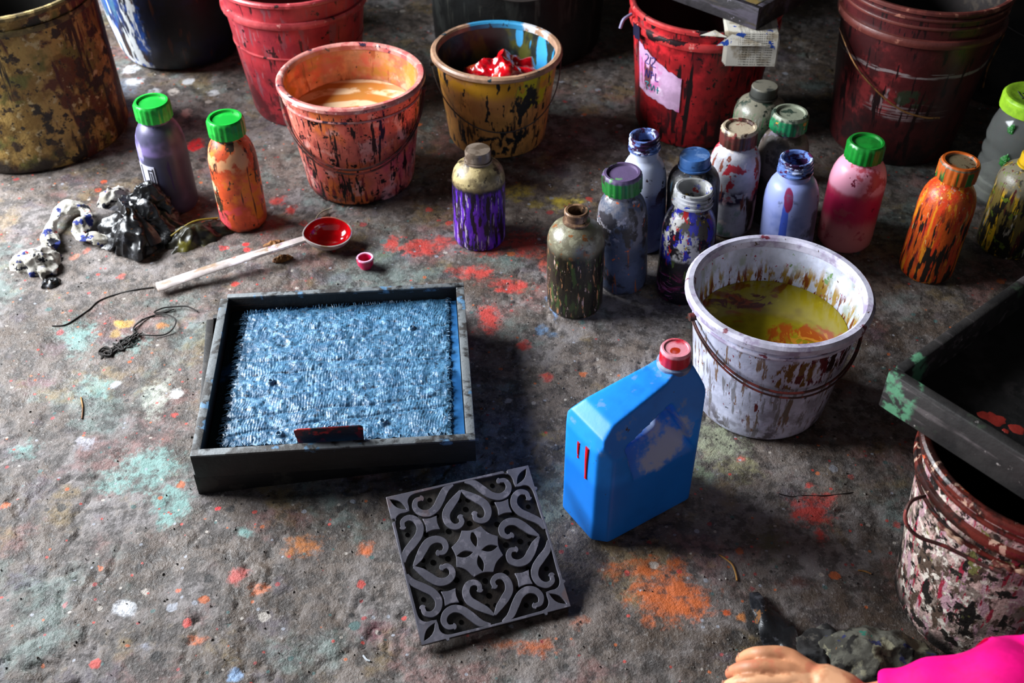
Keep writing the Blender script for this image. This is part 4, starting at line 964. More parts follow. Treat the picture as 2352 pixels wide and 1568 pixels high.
# underside closes the sheet
tag(clo, 'wet blue woven cloth with frayed edges lying in the tray', 'cloth')
fr = []
rnd = random.Random(5)
for k in range(330):
    side = rnd.choice('tttlllrrb'); u = rnd.random()
    def pt(s, t):
        a = q[3] * (1 - s) + q[2] * s; b = q[0] * (1 - s) + q[1] * s
        return a * (1 - t) + b * t
    o_ = -.012 - .012 * rnd.random()
    if side == 't': a, b = pt(u, .985), pt(u + rnd.uniform(-.012, .012), 1 - o_)
    elif side == 'b': a, b = pt(u, .015), pt(u + rnd.uniform(-.01, .01), o_ * .4)
    elif side == 'l': a, b = pt(.015, u), pt(o_, u + rnd.uniform(-.015, .015))
    else: a, b = pt(.985, u), pt(1 - o_ * .6, u + rnd.uniform(-.012, .012))
    a.z = .0605; b.z = .0585 + rnd.random() * .004
    mid = (a + b) / 2 + Vector((rnd.uniform(-.002, .002), rnd.uniform(-.002, .002), rnd.uniform(.0005, .003)))
    fr.append(tube([a, mid, b], .0007, 4, 3))
fo = obj('frayed_threads', join(*fr), cl_mat, clo); fo['kind'] = 'stuff'

# red scraper card leaning on the front board
scr = M('dark_red_scraper', '7a1418', [L('221a20', 26, .47, .53), L('a82420', 30, .58, .64), L('2a2a38', 50, .62, .66)], rough=.4, bump=.2)
pl_ = at(757, 1012, .085)
w2, h2, rc = .046, .047, .006
poly = []
for (cx, cy, a0) in ((w2 - rc, h2 - rc, 0), (-w2 + rc, h2 - rc, 90)):
    for k in range(6):
        a = math.radians(a0 + 90 * k / 5); poly.append((cx + rc * math.cos(a), cy + rc * math.sin(a)))
poly += [(-w2 * .92, 0), (w2 * .95, 0)]
so = obj('scraper', prism(poly, -.0008, .0008), scr, loc=(pl_.x, 1.030, .0655), rot=(math.radians(12), 0, math.radians(5)), bevel=0)
tag(so, 'dark red scraper card leaning on the front board of the tray', 'scraper')

# ------------------------------------------------------------------ carved printing block
face_m = M('carved_block_face', '6a6872', [L('5a5862', 20, .48, .6), L('7a7680', 60, .56, .64), L('6a5450', 14, .60, .66, k=.6)], rough=.5, spec=.45, bump=.25, bsc=200, bd=.0006)
deep_m = M('carved_block_ground', '17120f', [L('241b14', 20, .5, .6), L('0d0b0a', 40, .54, .6)], rough=.7, bump=.4, bsc=120)
def ext2d(name, loops, z0, z1, mat, parent):
    """filled flat shape (inner loops are holes) with thickness"""
    cu = bpy.data.curves.new(name, 'CURVE'); cu.dimensions = '2D'; cu.fill_mode = 'BOTH'
    cu.extrude = (z1 - z0) / 2; cu.bevel_depth = .00025; cu.bevel_resolution = 1; cu.offset = -.00025
    for lp in loops:
        sp = cu.splines.new('POLY'); sp.points.add(len(lp) - 1); sp.use_cyclic_u = True
        for p, (x, y) in zip(sp.points, lp):
            p.co = (x, y, 0, 1)
    o = bpy.data.objects.new(name, cu); COL.objects.link(o)
    bpy.context.view_layer.update()
    me = bpy.data.meshes.new_from_object(o.evaluated_get(bpy.context.evaluated_depsgraph_get()))
    bpy.data.objects.remove(o); bpy.data.curves.remove(cu)
    me.materials.clear(); me.materials.append(mat)
    r = bpy.data.objects.new(name, me); COL.objects.link(r); r.parent = parent; r.location = (0, 0, (z0 + z1) / 2)
    return r
SB = .0955
blk_t = thing('printing_block', 'square carved printing block with heart scroll pattern, face up', 'printing block', (-.0437, .863, .0495))
M1 = Matrix.Rotation(.1454, 3, 'Y') @ Matrix.Rotation(.3841, 3, 'X') @ Matrix.Rotation(.3325, 3, 'Z')
blk_t.rotation_euler = M1.to_euler()
TH = .0035
def U(p):
    return (p[0] * SB, p[1] * SB)
def stroke(pts, wid, sub=10, ball=None):
    P = smooth_path([(x, y, 0) for x, y in pts], sub)
    Lf, Rt = [], []
    n = len(P)
    for i, p in enumerate(P):
        d = (P[min(i + 1, n - 1)] - P[max(i - 1, 0)]).normalized(); nr = Vector((-d.y, d.x, 0))
        t = i / (n - 1)
        k = t * (len(wid) - 1); a = int(min(k, len(wid) - 2)); wv_ = wid[a] + (wid[a + 1] - wid[a]) * (k - a)
        Lf.append((p.x + nr.x * wv_, p.y + nr.y * wv_)); Rt.append((p.x - nr.x * wv_, p.y - nr.y * wv_))
    end = []
    if ball:
        p = P[-1]; d = (P[-1] - P[-2]).normalized(); a0 = math.atan2(d.y, d.x) + PI / 2
        for i in range(1, 12):
            a = a0 - PI * i / 12; end.append((p.x + ball * math.cos(a), p.y + ball * math.sin(a)))
    return Lf + end + Rt[::-1]
def rot4(loop, k):
    for _ in range(k):
        loop = [(-y, x) for x, y in loop]
    return loop
# ground board with edge, slightly smaller, plus handle block behind it
obj('ground_board', box(-SB * .995, SB * .995, -SB * .995, SB * .995, -.0125, -TH), deep_m, blk_t, bevel=.0006)
hb_ = obj('grip', join(box(-.055, .055, -.016, .020, -.048, -.0125)), wood_d, blk_t, bevel=.004)
# central star with leaf holes
star = []
for i in range(8):
    a0 = math.radians(22.5 + 45 * i); a1 = a0 + math.radians(45)
    p0 = Vector((math.cos(a0), math.sin(a0))) * .345; p1 = Vector((math.cos(a1), math.sin(a1))) * .345
    for k in range(8):
        t = k / 8; p = p0.lerp(p1, t); p *= 1 - .085 * math.sin(PI * t) ; star.append((p.x, p.y))
def leaf(c, d, ln, wd, n=10):
    d = Vector(d).normalized(); nr = Vector((-d.y, d.x)); c = Vector(c)
    a = [c + d * (ln * (2 * i / n - 1)) + nr * wd * math.cos(PI / 2 * (2 * i / n - 1)) for i in range(n + 1)]
    b = [c + d * (ln * (2 * i / n - 1)) - nr * wd * math.cos(PI / 2 * (2 * i / n - 1)) for i in range(n - 1, 0, -1)]
    return [(p.x, p.y) for p in a + b]
leaves = [leaf((math.cos(a) * .17, math.sin(a) * .17), (math.cos(a), math.sin(a)), .115, .045) for a in (0, PI / 2, PI, 3 * PI / 2)]
ext2d('star', [[U(p) for p in star]] + [[U(p) for p in l] for l in leaves], -TH, 0, face_m, blk_t)
# concave diamonds
for k in range(4):
    dm = []
    for i in range(4):
        a0 = math.radians(45 + 90 * i); p0 = Vector((math.cos(a0), math.sin(a0))) * .135; p1 = Vector((math.cos(a0 + PI / 2), math.sin(a0 + PI / 2))) * .135
        for j in range(6):
            p = p0.lerp(p1, j / 6) * (1 - .16 * math.sin(PI * j / 6)); dm.append((p.x + .5, p.y + .5))
    ext2d('diamond', [[U(p) for p in rot4(dm, k)]], -TH, 0, face_m, blk_t)
# hearts: two mirrored scrolls meeting at the tip
half = [(0.004, -.865), (.09, -.775), (.19, -.69), (.27, -.60), (.285, -.49), (.235, -.405), (.155, -.39), (.095, -.435), (.098, -.495)]
hl = stroke(half, [.010, .046, .056, .053, .047, .042, .037, .032, .028], 8, .044)
hr = [(-x, y) for x, y in hl][::-1]
for k in range(4):
    for lp in (hl, hr):
        ext2d('heart_scroll', [[U(p) for p in rot4(lp, k)]], -TH, 0, face_m, blk_t)
# corner scrolls
cs_ = [(-.08, -.968), (-.20, -.92), (-.30, -.80), (-.39, -.70), (-.50, -.655), (-.605, -.69), (-.655, -.775), (-.625, -.86), (-.555, -.875)]
sl_ = stroke(cs_, [.012, .046, .053, .050, .047, .044, .039, .032, .027], 8, .044)
sm = [(y, x) for x, y in sl_][::-1]
for k in range(4):
    for lp in (sl_, sm):
        ext2d('corner_scroll', [[U(p) for p in rot4(lp, k)]], -TH - .0001, -.0001, face_m, blk_t)
# border frame: outer edge with notches, inner edge scalloped; leaf holes at the corners
outer = []
qt = [(-1, -1), (-.70, -1), (-.685, -.985), (-.69, -.965), (-.665, -.945), (-.64, -.965), (-.645, -.985), (-.63, -1), (.63, -1), (.66, -1), (1, -1)]
q_plain = [(-1, -1), (-.69, -1), (-.675, -1.03), (-.65, -1.03), (-.635, -1), (.63, -1), (.645, -1.03), (.67, -1.03), (.685, -1)]
for k in range(4):
    outer += rot4(qt[:-1] if k in (2, 3) else q_plain, k)
inner = []
iq = smooth_path([(-.745, -.735, 0), (-.735, -.80, 0), (-.735, -.87, 0), (-.70, -.93, 0), (-.62, -.962, 0), (-.45, -.966, 0), (-.2, -.972, 0), (0, -.975, 0), (.2, -.972, 0), (.45, -.966, 0), (.62, -.962, 0), (.70, -.93, 0), (.735, -.87, 0), (.735, -.80, 0), (.745, -.735, 0)], 4)[:-1]
for k in range(4):
    inner += rot4([(p.x, p.y) for p in iq], k)
cl_ = [leaf((sx * .865, sy * .865), (sx, sy), .135, .045) for sx in (-1, 1) for sy in (-1, 1)]
ext2d('border', [[U(p) for p in outer], [U(p) for p in inner]] + [[U(p) for p in l] for l in cl_], -TH, 0, face_m, blk_t)
# bored holes of the ground, shown as small dark plugs
holes = []
hm = M('bored_hole', '060505', rough=.9, spec=.05, bump=0)
base_h = [(0, -.60), (.05, -.74), (-.06, -.72), (.0, -.40), (.40, -.60), (-.40, -.60), (.60, -.38), (.30, -.36), (.44, -.84), (-.44, -.84), (.68, -.66)]
for k in range(4):
    for (x, y) in rot4(base_h, k):
        r_ = .0036 if (x * x + y * y) ** .5 < .7 else .003
        holes.append(tuple(map(lambda p: p, (lathe([(0, .0003), (r_, .0003), (r_, -.001), (0, -.001)], 14)))) if False else ([(a + x * SB, b + y * SB, c - TH + .0002) for a, b, c in lathe([(0, .0002), (r_, .0002), (r_, -.001), (0, -.001)], 14)[0]], lathe([(0, .0002), (r_, .0002), (r_, -.001), (0, -.001)], 14)[1]))
for hv in holes:
    obj('bored_hole', hv, hm, blk_t, smooth=30)

# ------------------------------------------------------------------ spoon, cap, string, leaf scraps
sp_root = at(365, 660, .008)
bowl_c = at(755, 535, .030)
dv = bowl_c - sp_root; ang_s = math.atan2(dv.y, dv.x); ln_ = math.hypot(dv.x, dv.y)
pitch = math.atan2(dv.z - .0, ln_)
spn = thing('ladle', 'long white-handled spoon with bowl full of red paint', 'spoon', (bowl_c.x, bowl_c.y, 0), (0, 0, ang_s))
white_sp = M('worn_white_plastic', 'b9aca8', [L('8a7460', (16, 40, 40), .5, .6), L('8a6a8a', 30, .60, .66), L('c86a5a', 24, .60, .66), L('d8ccd0', 20, .58, .64)], rough=.4)
redp = M('glossy_red_paint', 'c80a12', [L('a0060e', 14, .5, .6)], rough=.1, coat=.6, bump=0)
bw2, bl2, bdp = .036, .042, .030
def spoonbowl(off, zr):
    v, f = [], []
    n, m = 36, 10
    v.append((0, 0, zr - bdp + off))
    for k in range(1, m + 1):
        q_ = k / m
        for i in range(n):
            a = 2 * PI * i / n
            ex = 1 + .12 * max(0, -math.cos(a)) ** 6
            v.append(((bl2 - off) * ex * math.sin(q_ * PI / 2) * math.cos(a), (bw2 - off) * math.sin(q_ * PI / 2) * math.sin(a), zr - (bdp - off) * math.cos(q_ * PI / 2)))
    for i in range(n):
        f.append((0, 1 + (i + 1) % n, 1 + i))
    for k in range(m - 1):
        for i in range(n):
            j = (i + 1) % n
            f.append((1 + k * n + i, 1 + k * n + j, 1 + (k + 1) * n + j, 1 + (k + 1) * n + i))
    return v, f, n, m
v0, f0, n0, m0 = spoonbowl(0, 0); v1, f1, _, _ = spoonbowl(.0018, 0)
O = len(v0); fb = f0 + [tuple(O + x for x in reversed(g)) for g in f1] + [(1 + (m0 - 1) * n0 + i, 1 + (m0 - 1) * n0 + (i + 1) % n0, O + 1 + (m0 - 1) * n0 + (i + 1) % n0, O + 1 + (m0 - 1) * n0 + i) for i in range(n0)]
tilt = (math.radians(14), math.radians(6), 0)
bo_ = obj('bowl', (v0 + v1, fb), white_sp, spn, loc=(0, 0, .033), rot=tilt)
v2, f2, _, _ = spoonbowl(.0026, 0.0)
obj('red_paint', (v2, f2), redp, bo_)
hx = [(-bl2 * 1.03, 0, .030), (-.09, 0, .027), (-.16, 0, .0225), (-.23, 0, .017), (-ln_ + .01, 0, .0105), (-ln_ - .004, 0, .0095)]
hp_ = smooth_path(hx, 6)
hv, hf = [], []
for i, p in enumerate(hp_):
    q_ = i / (len(hp_) - 1); wd = .0088 + .0045 * q_
    if q_ > .94: wd *= math.sqrt(max(0.05, 1 - ((q_ - .94) / .062) ** 2))
    for (y, z) in ((-wd, .0), (-wd * .8, .0025), (wd * .8, .0025), (wd, .0), (wd * .7, -.0035), (-wd * .7, -.0035)):
        hv.append((p.x, p.y + y, p.z + z))
for i in range(len(hp_) - 1):
    for k in range(6):
        hf.append((i * 6 + k, i * 6 + (k + 1) % 6, (i + 1) * 6 + (k + 1) % 6, (i + 1) * 6 + k))
hf += [tuple(range(5, -1, -1)), tuple((len(hp_) - 1) * 6 + k for k in range(6))]
hd_ = obj('handle', (hv, hf), white_sp, spn, smooth=50)
obj('hanging_hole', box(-ln_ + .030, -ln_ + .042, -.0022, .0022, .0135, .0152), M('dark_hole', '0a0909', rough=.9, bump=0), hd_, rot=(0, 0, 0), bevel=.001)

pc = at(839, 622, 0)
cpk = M('pink_cap_plastic', 'd81a58', [L('e8b0cc', 10, .2, .3, z=(.0195, .1, .0008, 0)), L('b80a3c', 30, .52, .6)], rough=.25, coat=.3)
po = obj('bottle_cap', lathe([(0, .001), (.0095, 0), (.0105, .002), (.011, .007), (.0142, .0085), (.0148, .016), (.0150, .0205), (.0142, .0218), (.0118, .0215), (.0112, .012), (.010, .006), (0, .005)], 40), cpk, loc=(pc.x, pc.y + .011, 0)); tag(po, 'small pink cap lying open side up by the spoon', 'cap')
leaf_m = M('dried_brown_leaf', '8a5a24', [L('5a3414', 60, .48, .58), L('c08a44', 70, .60, .66)], rough=.7, bump=.6)
for (px, py, rx, ry, lab, sd) in ((632, 566, .020, .010, 'curled brown scrap behind the spoon handle', 2.0), (650, 598, .016, .006, 'curled brown scrap in front of the spoon handle', 6.0)):
    p = at(px, py, 0)
    s_o = obj('dried_scrap', crumple(rx, ry, .010, 32, .6, 90, sd), leaf_m, loc=(p.x, p.y, .001), rot=(0, 0, .35)); tag(s_o, lab, 'scrap')
def floor_line(name, pts, rad, mat, label, cat, z=.002, sub=6, jit=0.0):
    P = []
    for (x, y) in pts:
        p = at(x, y, z); P.append((p.x, p.y, (fz(p.x, p.y) + rad if z < .005 else z) + random.uniform(0, jit)))
    o = obj(name, tube(P, rad, 6, sub), mat); return tag(o, label, cat)
str_m = M('pale_string', 'a89a80', rough=.8, bump=.2); blk_m = M('black_thread', '221d1a', rough=.8, bump=.2); straw_m = M('dry_straw', 'a8793c', [L('6a4420', 40, .5, .6)], rough=.7)
floor_line('string', [(722, 520), (728, 498), (742, 485), (762, 478)], .0014, str_m, 'pale string end behind the red spoon bowl', 'string', .006)
floor_line('thread', [(120, 748), (150, 746), (180, 728), (205, 708), (225, 690), (260, 674), (310, 662), (352, 656)], .0012, blk_m, 'single dark thread curving from the spoon handle end', 'thread', .003)
# tangled black yarn
rnd = random.Random(3)
parts = []
def px_tube(pts, r):
    return tube([tuple(at(x, y, 0) + Vector((0, 0, .002 + rnd.random() * .004))) for x, y in pts], r, 6, 6)
parts.append(px_tube([(455, 718), (430, 708), (400, 708), (375, 712), (355, 722), (375, 720), (400, 712)], .0013))
parts.append(px_tube([(330, 738), (310, 752), (310, 768), (340, 776), (380, 772), (402, 755), (402, 735), (375, 725), (345, 730), (325, 742), (308, 760), (320, 775)], .0013))
for k in range(9):
    pts = []
    x, y = 318 + rnd.uniform(-8, 8), 775 + rnd.uniform(-6, 6)
    for j in range(7):
        tt = j / 6
        pts.append((x + (245 - 318) * tt + rnd.uniform(-14, 14), y + (815 - 775) * tt + rnd.uniform(-10, 10)))
    parts.append(px_tube(pts, .0011))
for k in range(3):
    pts = [(245 + 16 * math.cos(a + k) + rnd.uniform(-4, 4), 812 + 10 * math.sin(a + k) + rnd.uniform(-3, 3)) for a in (0, 1, 2, 3, 4, 5, 6, 7)]
    parts.append(px_tube(pts, .0012))
yo_ = obj('yarn_tangle', join(*parts), blk_m); tag(yo_, 'tangled black yarn lying left of the cloth tray', 'yarn')
floor_line('straw', [(1652, 1272), (1680, 1292), (1690, 1315), (1693, 1332)], .0012, straw_m, 'thin curved straw in front of the jerrycan', 'straw')
floor_line('straw', [(1972, 1306), (1988, 1309), (2002, 1316)], .0011, straw_m, 'short straight straw on the dark floor near the splattered bucket', 'straw')
floor_line('straw', [(186, 912), (190, 935), (188, 960)], .0012, straw_m, 'short upright straw left of the tray on the grey floor', 'straw')
floor_line('thread', [(834, 1502), (842, 1512), (850, 1515)], .0013, M('white_thread', 'b8bcc0', rough=.7, bump=0), 'tiny white thread left of the carved block', 'thread')
floor_line('thread', [(1420, 1062), (1440, 1060), (1470, 1064)], .0010, blk_m, 'dark thread behind the jerrycan', 'thread')
floor_line('thread', [(1790, 1130), (1820, 1136), (1850, 1133), (1900, 1135), (1960, 1128)], .0006, blk_m, 'dark thread on the floor in front of the white bucket', 'thread')

# grit and paint flakes
fv = []
rnd = random.Random(11)
for k in range(650):
    x, y = rnd.uniform(0, 2352), rnd.uniform(120, 1568)
    p = at(x, y, 0); s = rnd.uniform(.0008, .0024); h0 = fz(p.x, p.y) - .0012
    v = [(p.x + s * math.cos(a + rnd.random()), p.y + s * math.sin(a + rnd.random()), h0 + .001 + rnd.random() * .001) for a in (0, 2.1, 4.2)] + [(p.x, p.y, h0 + .0025 + s * .5)]
    fv.append((v, [(0, 1, 2), (0, 1, 3), (1, 2, 3), (2, 0, 3)]))
g_o = obj('floor_grit', join(*fv), M('grit', '6a635c', [L('2a2624', 40, .5, .55), L('a8a29a', 60, .6, .62)], rough=.8, bump=0), fl, smooth=0)
g_o['kind'] = 'stuff'

# ------------------------------------------------------------------ rags at the left
rag_w = M('white_rag', 'b9b4aa', [L('8a8478', 40, .5, .6), L('2a3470', 40, .565, .59), L('15161e', 44, .58, .61), L('a02c30', 40, .66, .68), L('d8d2c8', 30, .56, .62)], rough=.8, spec=.2, bump=.7, bsc=120)
blackpl = M('black_crumpled_plastic', '1a1a1c', [L('0e0e10', 30, .5, .6), L('6a4420', 30, .66, .69), L('3a3a3e', 50, .58, .64)], rough=.32, spec=.6, bump=.5, bsc=90)
rt = thing('rag', 'white rag strip stained blue, twisted across the floor', 'rag', (0, 0, 0))
pth = [tuple(at(x, y, z)) for x, y, z in ((118, 570, .012), (112, 545, .014), (120, 515, .016), (138, 488, .020), (165, 474, .024), (192, 480, .022), (200, 500, .016), (183, 522, .014), (186, 545, .013), (215, 545, .015), (240, 552, .010), (268, 556, .006))]
obj('twisted_strip', tube(pth, lambda q_: .0115 + .004 * math.sin(q_ * 23) - .006 * max(0, q_ - .8) * 5, 20, 8, .75, lambda q_, a: 1 + .22 * math.sin(3 * a + q_ * 26) + .12 * math.sin(7 * a - q_ * 40) + .15 * nz((q_ * 14, math.cos(a), math.sin(a)), 1.6)), rag_w, rt, smooth=70)
p = at(92, 612, 0)
obj('crumpled_end', crumple(.038, .028, .030, 80, .7, 38, 7.0, fine=.4), rag_w, rt, loc=(p.x, p.y, 0), rot=(0, 0, -.2), smooth=70)
p = at(262, 462, 0)
r2 = obj('rag', crumple(.030, .020, .026, 48, .6, 48, 17.0), rag_w, loc=(p.x, p.y, 0), rot=(0, 0, .8), smooth=70); tag(r2, 'small crumpled white rag beside the black plastic', 'rag')
p = at(118, 652, 0)
r3 = obj('black_scrap', crumple(.016, .012, .010, 28, .5, 60, 2.0), blackpl, loc=(p.x, p.y, 0), rot=(0, 0, .5), smooth=60); tag(r3, 'small black scrap in front of the crumpled white rag end', 'scrap')
p = at(322, 540, 0)
bp_t = thing('plastic_bag', 'crumpled black plastic heap in front of the purple bottle', 'plastic bag', (p.x, p.y, 0), (0, 0, .2))
obj('crumpled_heap', crumple(.058, .050, .060, 120, .8, 30, 4.0, power=.8, fine=.55), blackpl, bp_t, smooth=60)
obj('crumpled_heap', crumple(.042, .032, .082, 110, .7, 34, 21.0, power=.9, fine=.6), blackpl, bp_t, loc=(.025, .03, 0), smooth=60)
obj('folded_strip', tube([(-.04, .03, .045), (-.015, .0, .058), (.012, -.03, .045), (.03, -.055, .012)], lambda q_: .008 + .006 * q_, 12, 8, .3, lambda q_, a: 1 + .25 * math.sin(4 * a + q_ * 9)), M('grey_plastic_fold', '3a3a3e', [L('1c1c20', 40, .5, .6)], rough=.3, spec=.6, bump=.4), bp_t)
p = at(455, 545, 0)
film = M('olive_film', '2a2616', [L('5a5418', 14, .55, .62), L('14120e', 20, .5, .6), L('8a7a1c', 40, .66, .69)], rough=.35, bump=.4)
fo2 = obj('olive_film', crumple(.060, .034, .026, 64, .4, 26, 31.0, power=1.1), film, loc=(p.x, p.y, 0), rot=(0, 0, .55), smooth=60); tag(fo2, 'dark olive plastic film between black plastic and orange bottle', 'plastic film')
fe = obj('yellow_edge', tube([(-.045, .006, .016), (0.0, .012, .027), (.045, .010, .020)], .0016, 6, 6), M('yellow_crease', '9a8420', rough=.5), fo2)

# ------------------------------------------------------------------ big tray on the splattered bucket, right
zt = .284
Bk = (.588, .822)
sb_o = M(ms=1.7, name='splattered_pail_plastic', base= '8a7a70', layers=[L('b89a92', 24, .46, .54), L('4a3a30', (30, 30, 16), .50, .56), L('a8848c', (40, 40, 10), .54, .6), L('8a2034', (60, 60, 8), .60, .63), L('c8beb2', 44, .56, .6), L('1c1714', 36, .56, .59), L('15110f', (28, 28, 8), .57, .6), L('6a6a3a', 30, .62, .66, z=(.1, .3, .03, .03)), L('181412', 14, .42, .54, z=(-.1, .035, .02, .04)), L('2c2420', (14, 14, 10), .42, .52, spot=((.08, -.09, .08), (.1, .1, .1), .7), k=.85)], rough=.5, bump=.9, bsc=70, bd=.004)
sb_r = M('splattered_pail_rim', '35150f', [L('5a2018', 24, .48, .56), L('b89480', (60, 60, 30), .60, .64), L('1c100e', 30, .54, .6), L('b04a2a', 50, .64, .67)], rough=.35, bump=.5)
t, pr = bucket('paint_bucket', 'thickly splattered pale bucket under the big dark tray', 'bucket', Bk, .281, .130, .104, sb_o, M('splattered_pail_inside', '2a1a18', rough=.5), sb_r, lip=.006, flange=((.262, .004, .003), (.238, .007, .006), (.215, .003, .003)))
obj('handle', tube([(-.128, -.02, .225), (-.150, -.035, .232), (-.158, -.052, .222), (-.146, -.066, .212), (-.12, -.078, .210), (-.09, -.098, .208), (-.07, -.115, .212)], .0022, 8, 6), wire_dark, t)
rim_crust = []
for k in range(3):
    a0 = math.radians(205 + 28 * k); rr_ = .1375
    rim_crust.append(tube([(rr_ * math.cos(a0 + .05 * j), rr_ * math.sin(a0 + .05 * j), .226 - .002 * (j % 2)) for j in range(6)], lambda q_: .002 + .0015 * math.sin(q_ * 9) ** 2, 7, 4))
crust_m = M('pale_dried_paint', 'a8846c', [L('5a2a20', 60, .5, .58)], rough=.6, bump=.6)
for rc_ in rim_crust:
    obj('dried_crust', rc_, crust_m, t)

wood_r = M('dark_tray_wood', '2b2827', [L('4a4444', (6, 70, 70), .54, .62), L('191717', 10, .5, .6), L('3a4a38', (12, 12, 12), .60, .66, k=.7), L('8a8480', 130, .68, .72), L('4a7a5c', 30, .46, .54, spot=((-.225, -.20, .02), (.036, .06, .1), .5))], rough=.55, bump=.5, bsc=70)
ta = math.radians(39.5)
cn = at(2040, 852, .337)
W_, D_ = .46, .40
ctr = Vector((cn.x, cn.y)) + Vector((math.cos(ta), math.sin(ta))) * (D_ / 2) + Vector((math.sin(ta), -math.cos(ta))) * (W_ / 2)
rtt = thing('wooden_tray', 'large dark empty tray at right, resting on the splattered bucket', 'tray', (ctr.x, ctr.y, zt), (0, 0, ta - PI / 2))
th_ = .013; hz = .053
for b_ in (box(-W_ / 2, W_ / 2, -D_ / 2, -D_ / 2 + th_, 0, hz), box(-W_ / 2, W_ / 2, D_ / 2 - th_, D_ / 2, 0, hz), box(-W_ / 2, -W_ / 2 + th_, -D_ / 2 + th_, D_ / 2 - th_, 0, hz), box(W_ / 2 - th_, W_ / 2, -D_ / 2 + th_, D_ / 2 - th_, 0, hz)):
    obj('side_board', b_, wood_r, rtt, bevel=.0025)
bpan = obj('bottom_panel', box(-W_ / 2 + th_, W_ / 2 - th_, -D_ / 2 + th_, D_ / 2 - th_, .0, .012), M('tray_bottom', '1c1a1a', [L('2a2626', 20, .5, .6), L('0f0e0e', 40, .52, .6)], rough=.6, bump=.5), rtt)
for (px, py, s) in ((2262, 955, .008), (2285, 962, .011), (2335, 985, .009), (2310, 990, .004)):
    p = at(px, py, zt + .012)
    dx, dy = p.x - ctr.x, p.y - ctr.y; a = -(ta - PI / 2)
    obj('red_paint_spot', crumple(s, s * .8, .0008, 20, .3, 90, px * .1), M('dry_red_paint', 'b83a30', rough=.5, bump=.3), bpan, loc=(dx * math.cos(a) - dy * math.sin(a), dx * math.sin(a) + dy * math.cos(a), .012))

# ------------------------------------------------------------------ rags at the bottom
grey_rag = M('grey_green_rag', '55534a', [L('3a3832', 30, .48, .58), L('6e6a58', 40, .56, .62), L('2a2c4a', 40, .62, .65), L('2a5a4c', 40, .66, .68), L('1a1816', 24, .58, .64)], rough=.85, spec=.15, bump=.6, bsc=150)
p = at(2010, 1535, 0)
g1 = obj('rag', crumple(.075, .045, .045, 84, .5, 30, 12.0, power=.7), grey_rag, loc=(p.x, p.y, 0), rot=(0, 0, -.1), smooth=70); tag(g1, 'grey-green crumpled rag below the splattered bucket', 'rag')
p = at(1890, 1505, 0)
g2 = obj('rag', crumple(.050, .030, .024, 60, .6, 40, 27.0), M('dark_rag', '211f1e', [L('4a4640', 40, .56, .62), L('121112', 30, .5, .6)], rough=.85, bump=.6), loc=(p.x, p.y, 0), rot=(0, 0, .3), smooth=70); tag(g2, 'dark wrinkled rag left of the grey-green rag', 'rag')
g3 = tube([tuple(at(x, y, z)) for x, y, z in ((1732, 1362, .004), (1745, 1390, .010), (1762, 1420, .014), (1785, 1455, .014), (1805, 1490, .010), (1820, 1530, .006))], lambda q_: .005 + .016 * min(1, q_ * 1.6), 16, 8, .45, lambda q_, a: 1 + .25 * math.sin(3 * a + q_ * 11) + .1 * math.sin(6 * a))
g3 = obj('black_strip', g3, blackpl, smooth=70); tag(g3, 'black plastic strip lying on the floor near the hand', 'plastic strip')
tw_ = obj('twig', tube([tuple(at(1936, 1460, .03)), tuple(at(1922, 1490, .03)), tuple(at(1916, 1515, .022))], .0016, 6, 4), straw_m); tag(tw_, 'brown twig leaning on the dark rag', 'twig')

# ------------------------------------------------------------------ person: hand, forearm and pink sleeve reaching in from the lower right
skin = M('skin', 'c98a63', [L('c46a50', 30, .5, .62, k=.6), L('d8a078', 18, .54, .62)], rough=.5, spec=.35, bump=.15, bsc=220, bd=.0005)
nail = M('nail', 'd0a08c', rough=.3, bump=0, vary=0)
pz = .15
per = thing('person', 'person in a bright pink sleeve reaching a hand in at the lower right', 'person', (.50, .52, .0))
def W2(px, py, z):
    return at(px, py, z) - Vector(per.location)
wr_ = W2(1985, 1630, pz + .010); el_ = W2(2440, 1606, pz + .075); sh_ = el_ + Vector((.12, -.16, .20))
pm = W2(1880, 1572, pz + .010)
fingers = [  # knuckle, middle joint, last joint, tip
    ((1806, 1508), (1752, 1502), (1722, 1506), (1702, 1516), .0080),
    ((1794, 1540), (1734, 1534), (1700, 1538), (1678, 1547), .0083),
    ((1790, 1574), (1726, 1568), (1690, 1571), (1666, 1580), .0080),
    ((1796, 1606), (1740, 1602), (1708, 1604), (1688, 1611), .0070)]
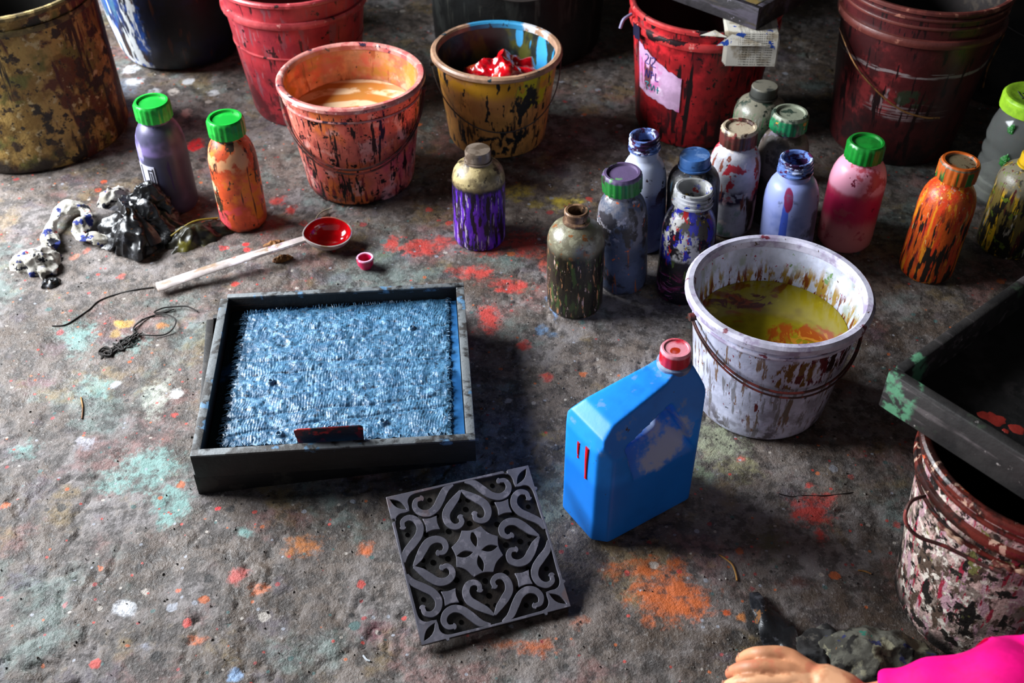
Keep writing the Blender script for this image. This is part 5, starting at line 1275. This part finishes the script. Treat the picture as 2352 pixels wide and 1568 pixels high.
def limb(pts):
    P_ = [p for p, r in pts]; R_ = [r for p, r in pts]
    def rr(q):
        k = q * (len(R_) - 1); a = min(int(k), len(R_) - 2)
        return R_[a] + (R_[a + 1] - R_[a]) * (k - a)
    # rounded end
    d = (P_[-1] - P_[-2]).normalized()
    P_ = P_ + [P_[-1] + d * R_[-1] * .75]; R_ = R_ + [R_[-1] * .45]
    return tube(P_, rr, 14, 6)
parts = [limb([(el_, .040), (wr_ + (el_ - wr_) * .5, .036), (wr_, .0255), (wr_.lerp(pm, .5), .0265), (pm, .024)])]
for (a, b, c, d, r) in fingers:
    kn = W2(a[0], a[1], pz + .018)
    parts.append(limb([(wr_.lerp(pm, .35), .016), (pm.lerp(kn, .45), .0150), (kn, r * 1.28), (W2(b[0], b[1], pz + .017), r * 1.08), (W2(c[0], c[1], pz + .006), r), (W2(d[0], d[1], pz - .006), r * .85)]))
parts.append(limb([(wr_.lerp(pm, .2), .018), (W2(1905, 1650, pz - .002), .0145), (W2(1850, 1672, pz - .008), .0108), (W2(1808, 1676, pz - .014), .0090)]))
bo3 = modded('body', (join(*parts), []), skin, .0016, 8, per)
for (a, b, c, d, r) in fingers:
    p = W2(d[0], d[1], pz - .006); pc_ = W2(c[0], c[1], pz + .006)
    dd = (p - pc_).normalized()
    pos = p + dd * .001 + Vector((0, .001, .0062))
    obj('fingernail', crumple(.0052, .0042, .0012, 16, .02, 10, 1.0), nail, bo3, loc=pos, rot=(0, math.radians(-35), math.atan2(dd.y, dd.x)))
pink = M('bright_pink_cloth', 'e8007a', [L('c80064', 14, .5, .62, k=.6)], rough=.75, spec=.2, bump=.25, bsc=300, bd=.0006)
cuff = wr_ + (el_ - wr_) * .12
slv = [cuff, wr_ + (el_ - wr_) * .35 + Vector((0, 0, .004)), wr_ + (el_ - wr_) * .7 + Vector((0, .002, .008)), el_ + Vector((0, 0, .004)), sh_]
obj('sleeve', tube(slv, lambda q_: .034 + .022 * min(1, q_ * 1.6), 28, 10, .95, lambda q_, a: 1 + .05 * math.sin(q_ * 26 + 1.5 * math.sin(a)) + .04 * math.sin(3 * a + q_ * 9)), pink, per, smooth=80)
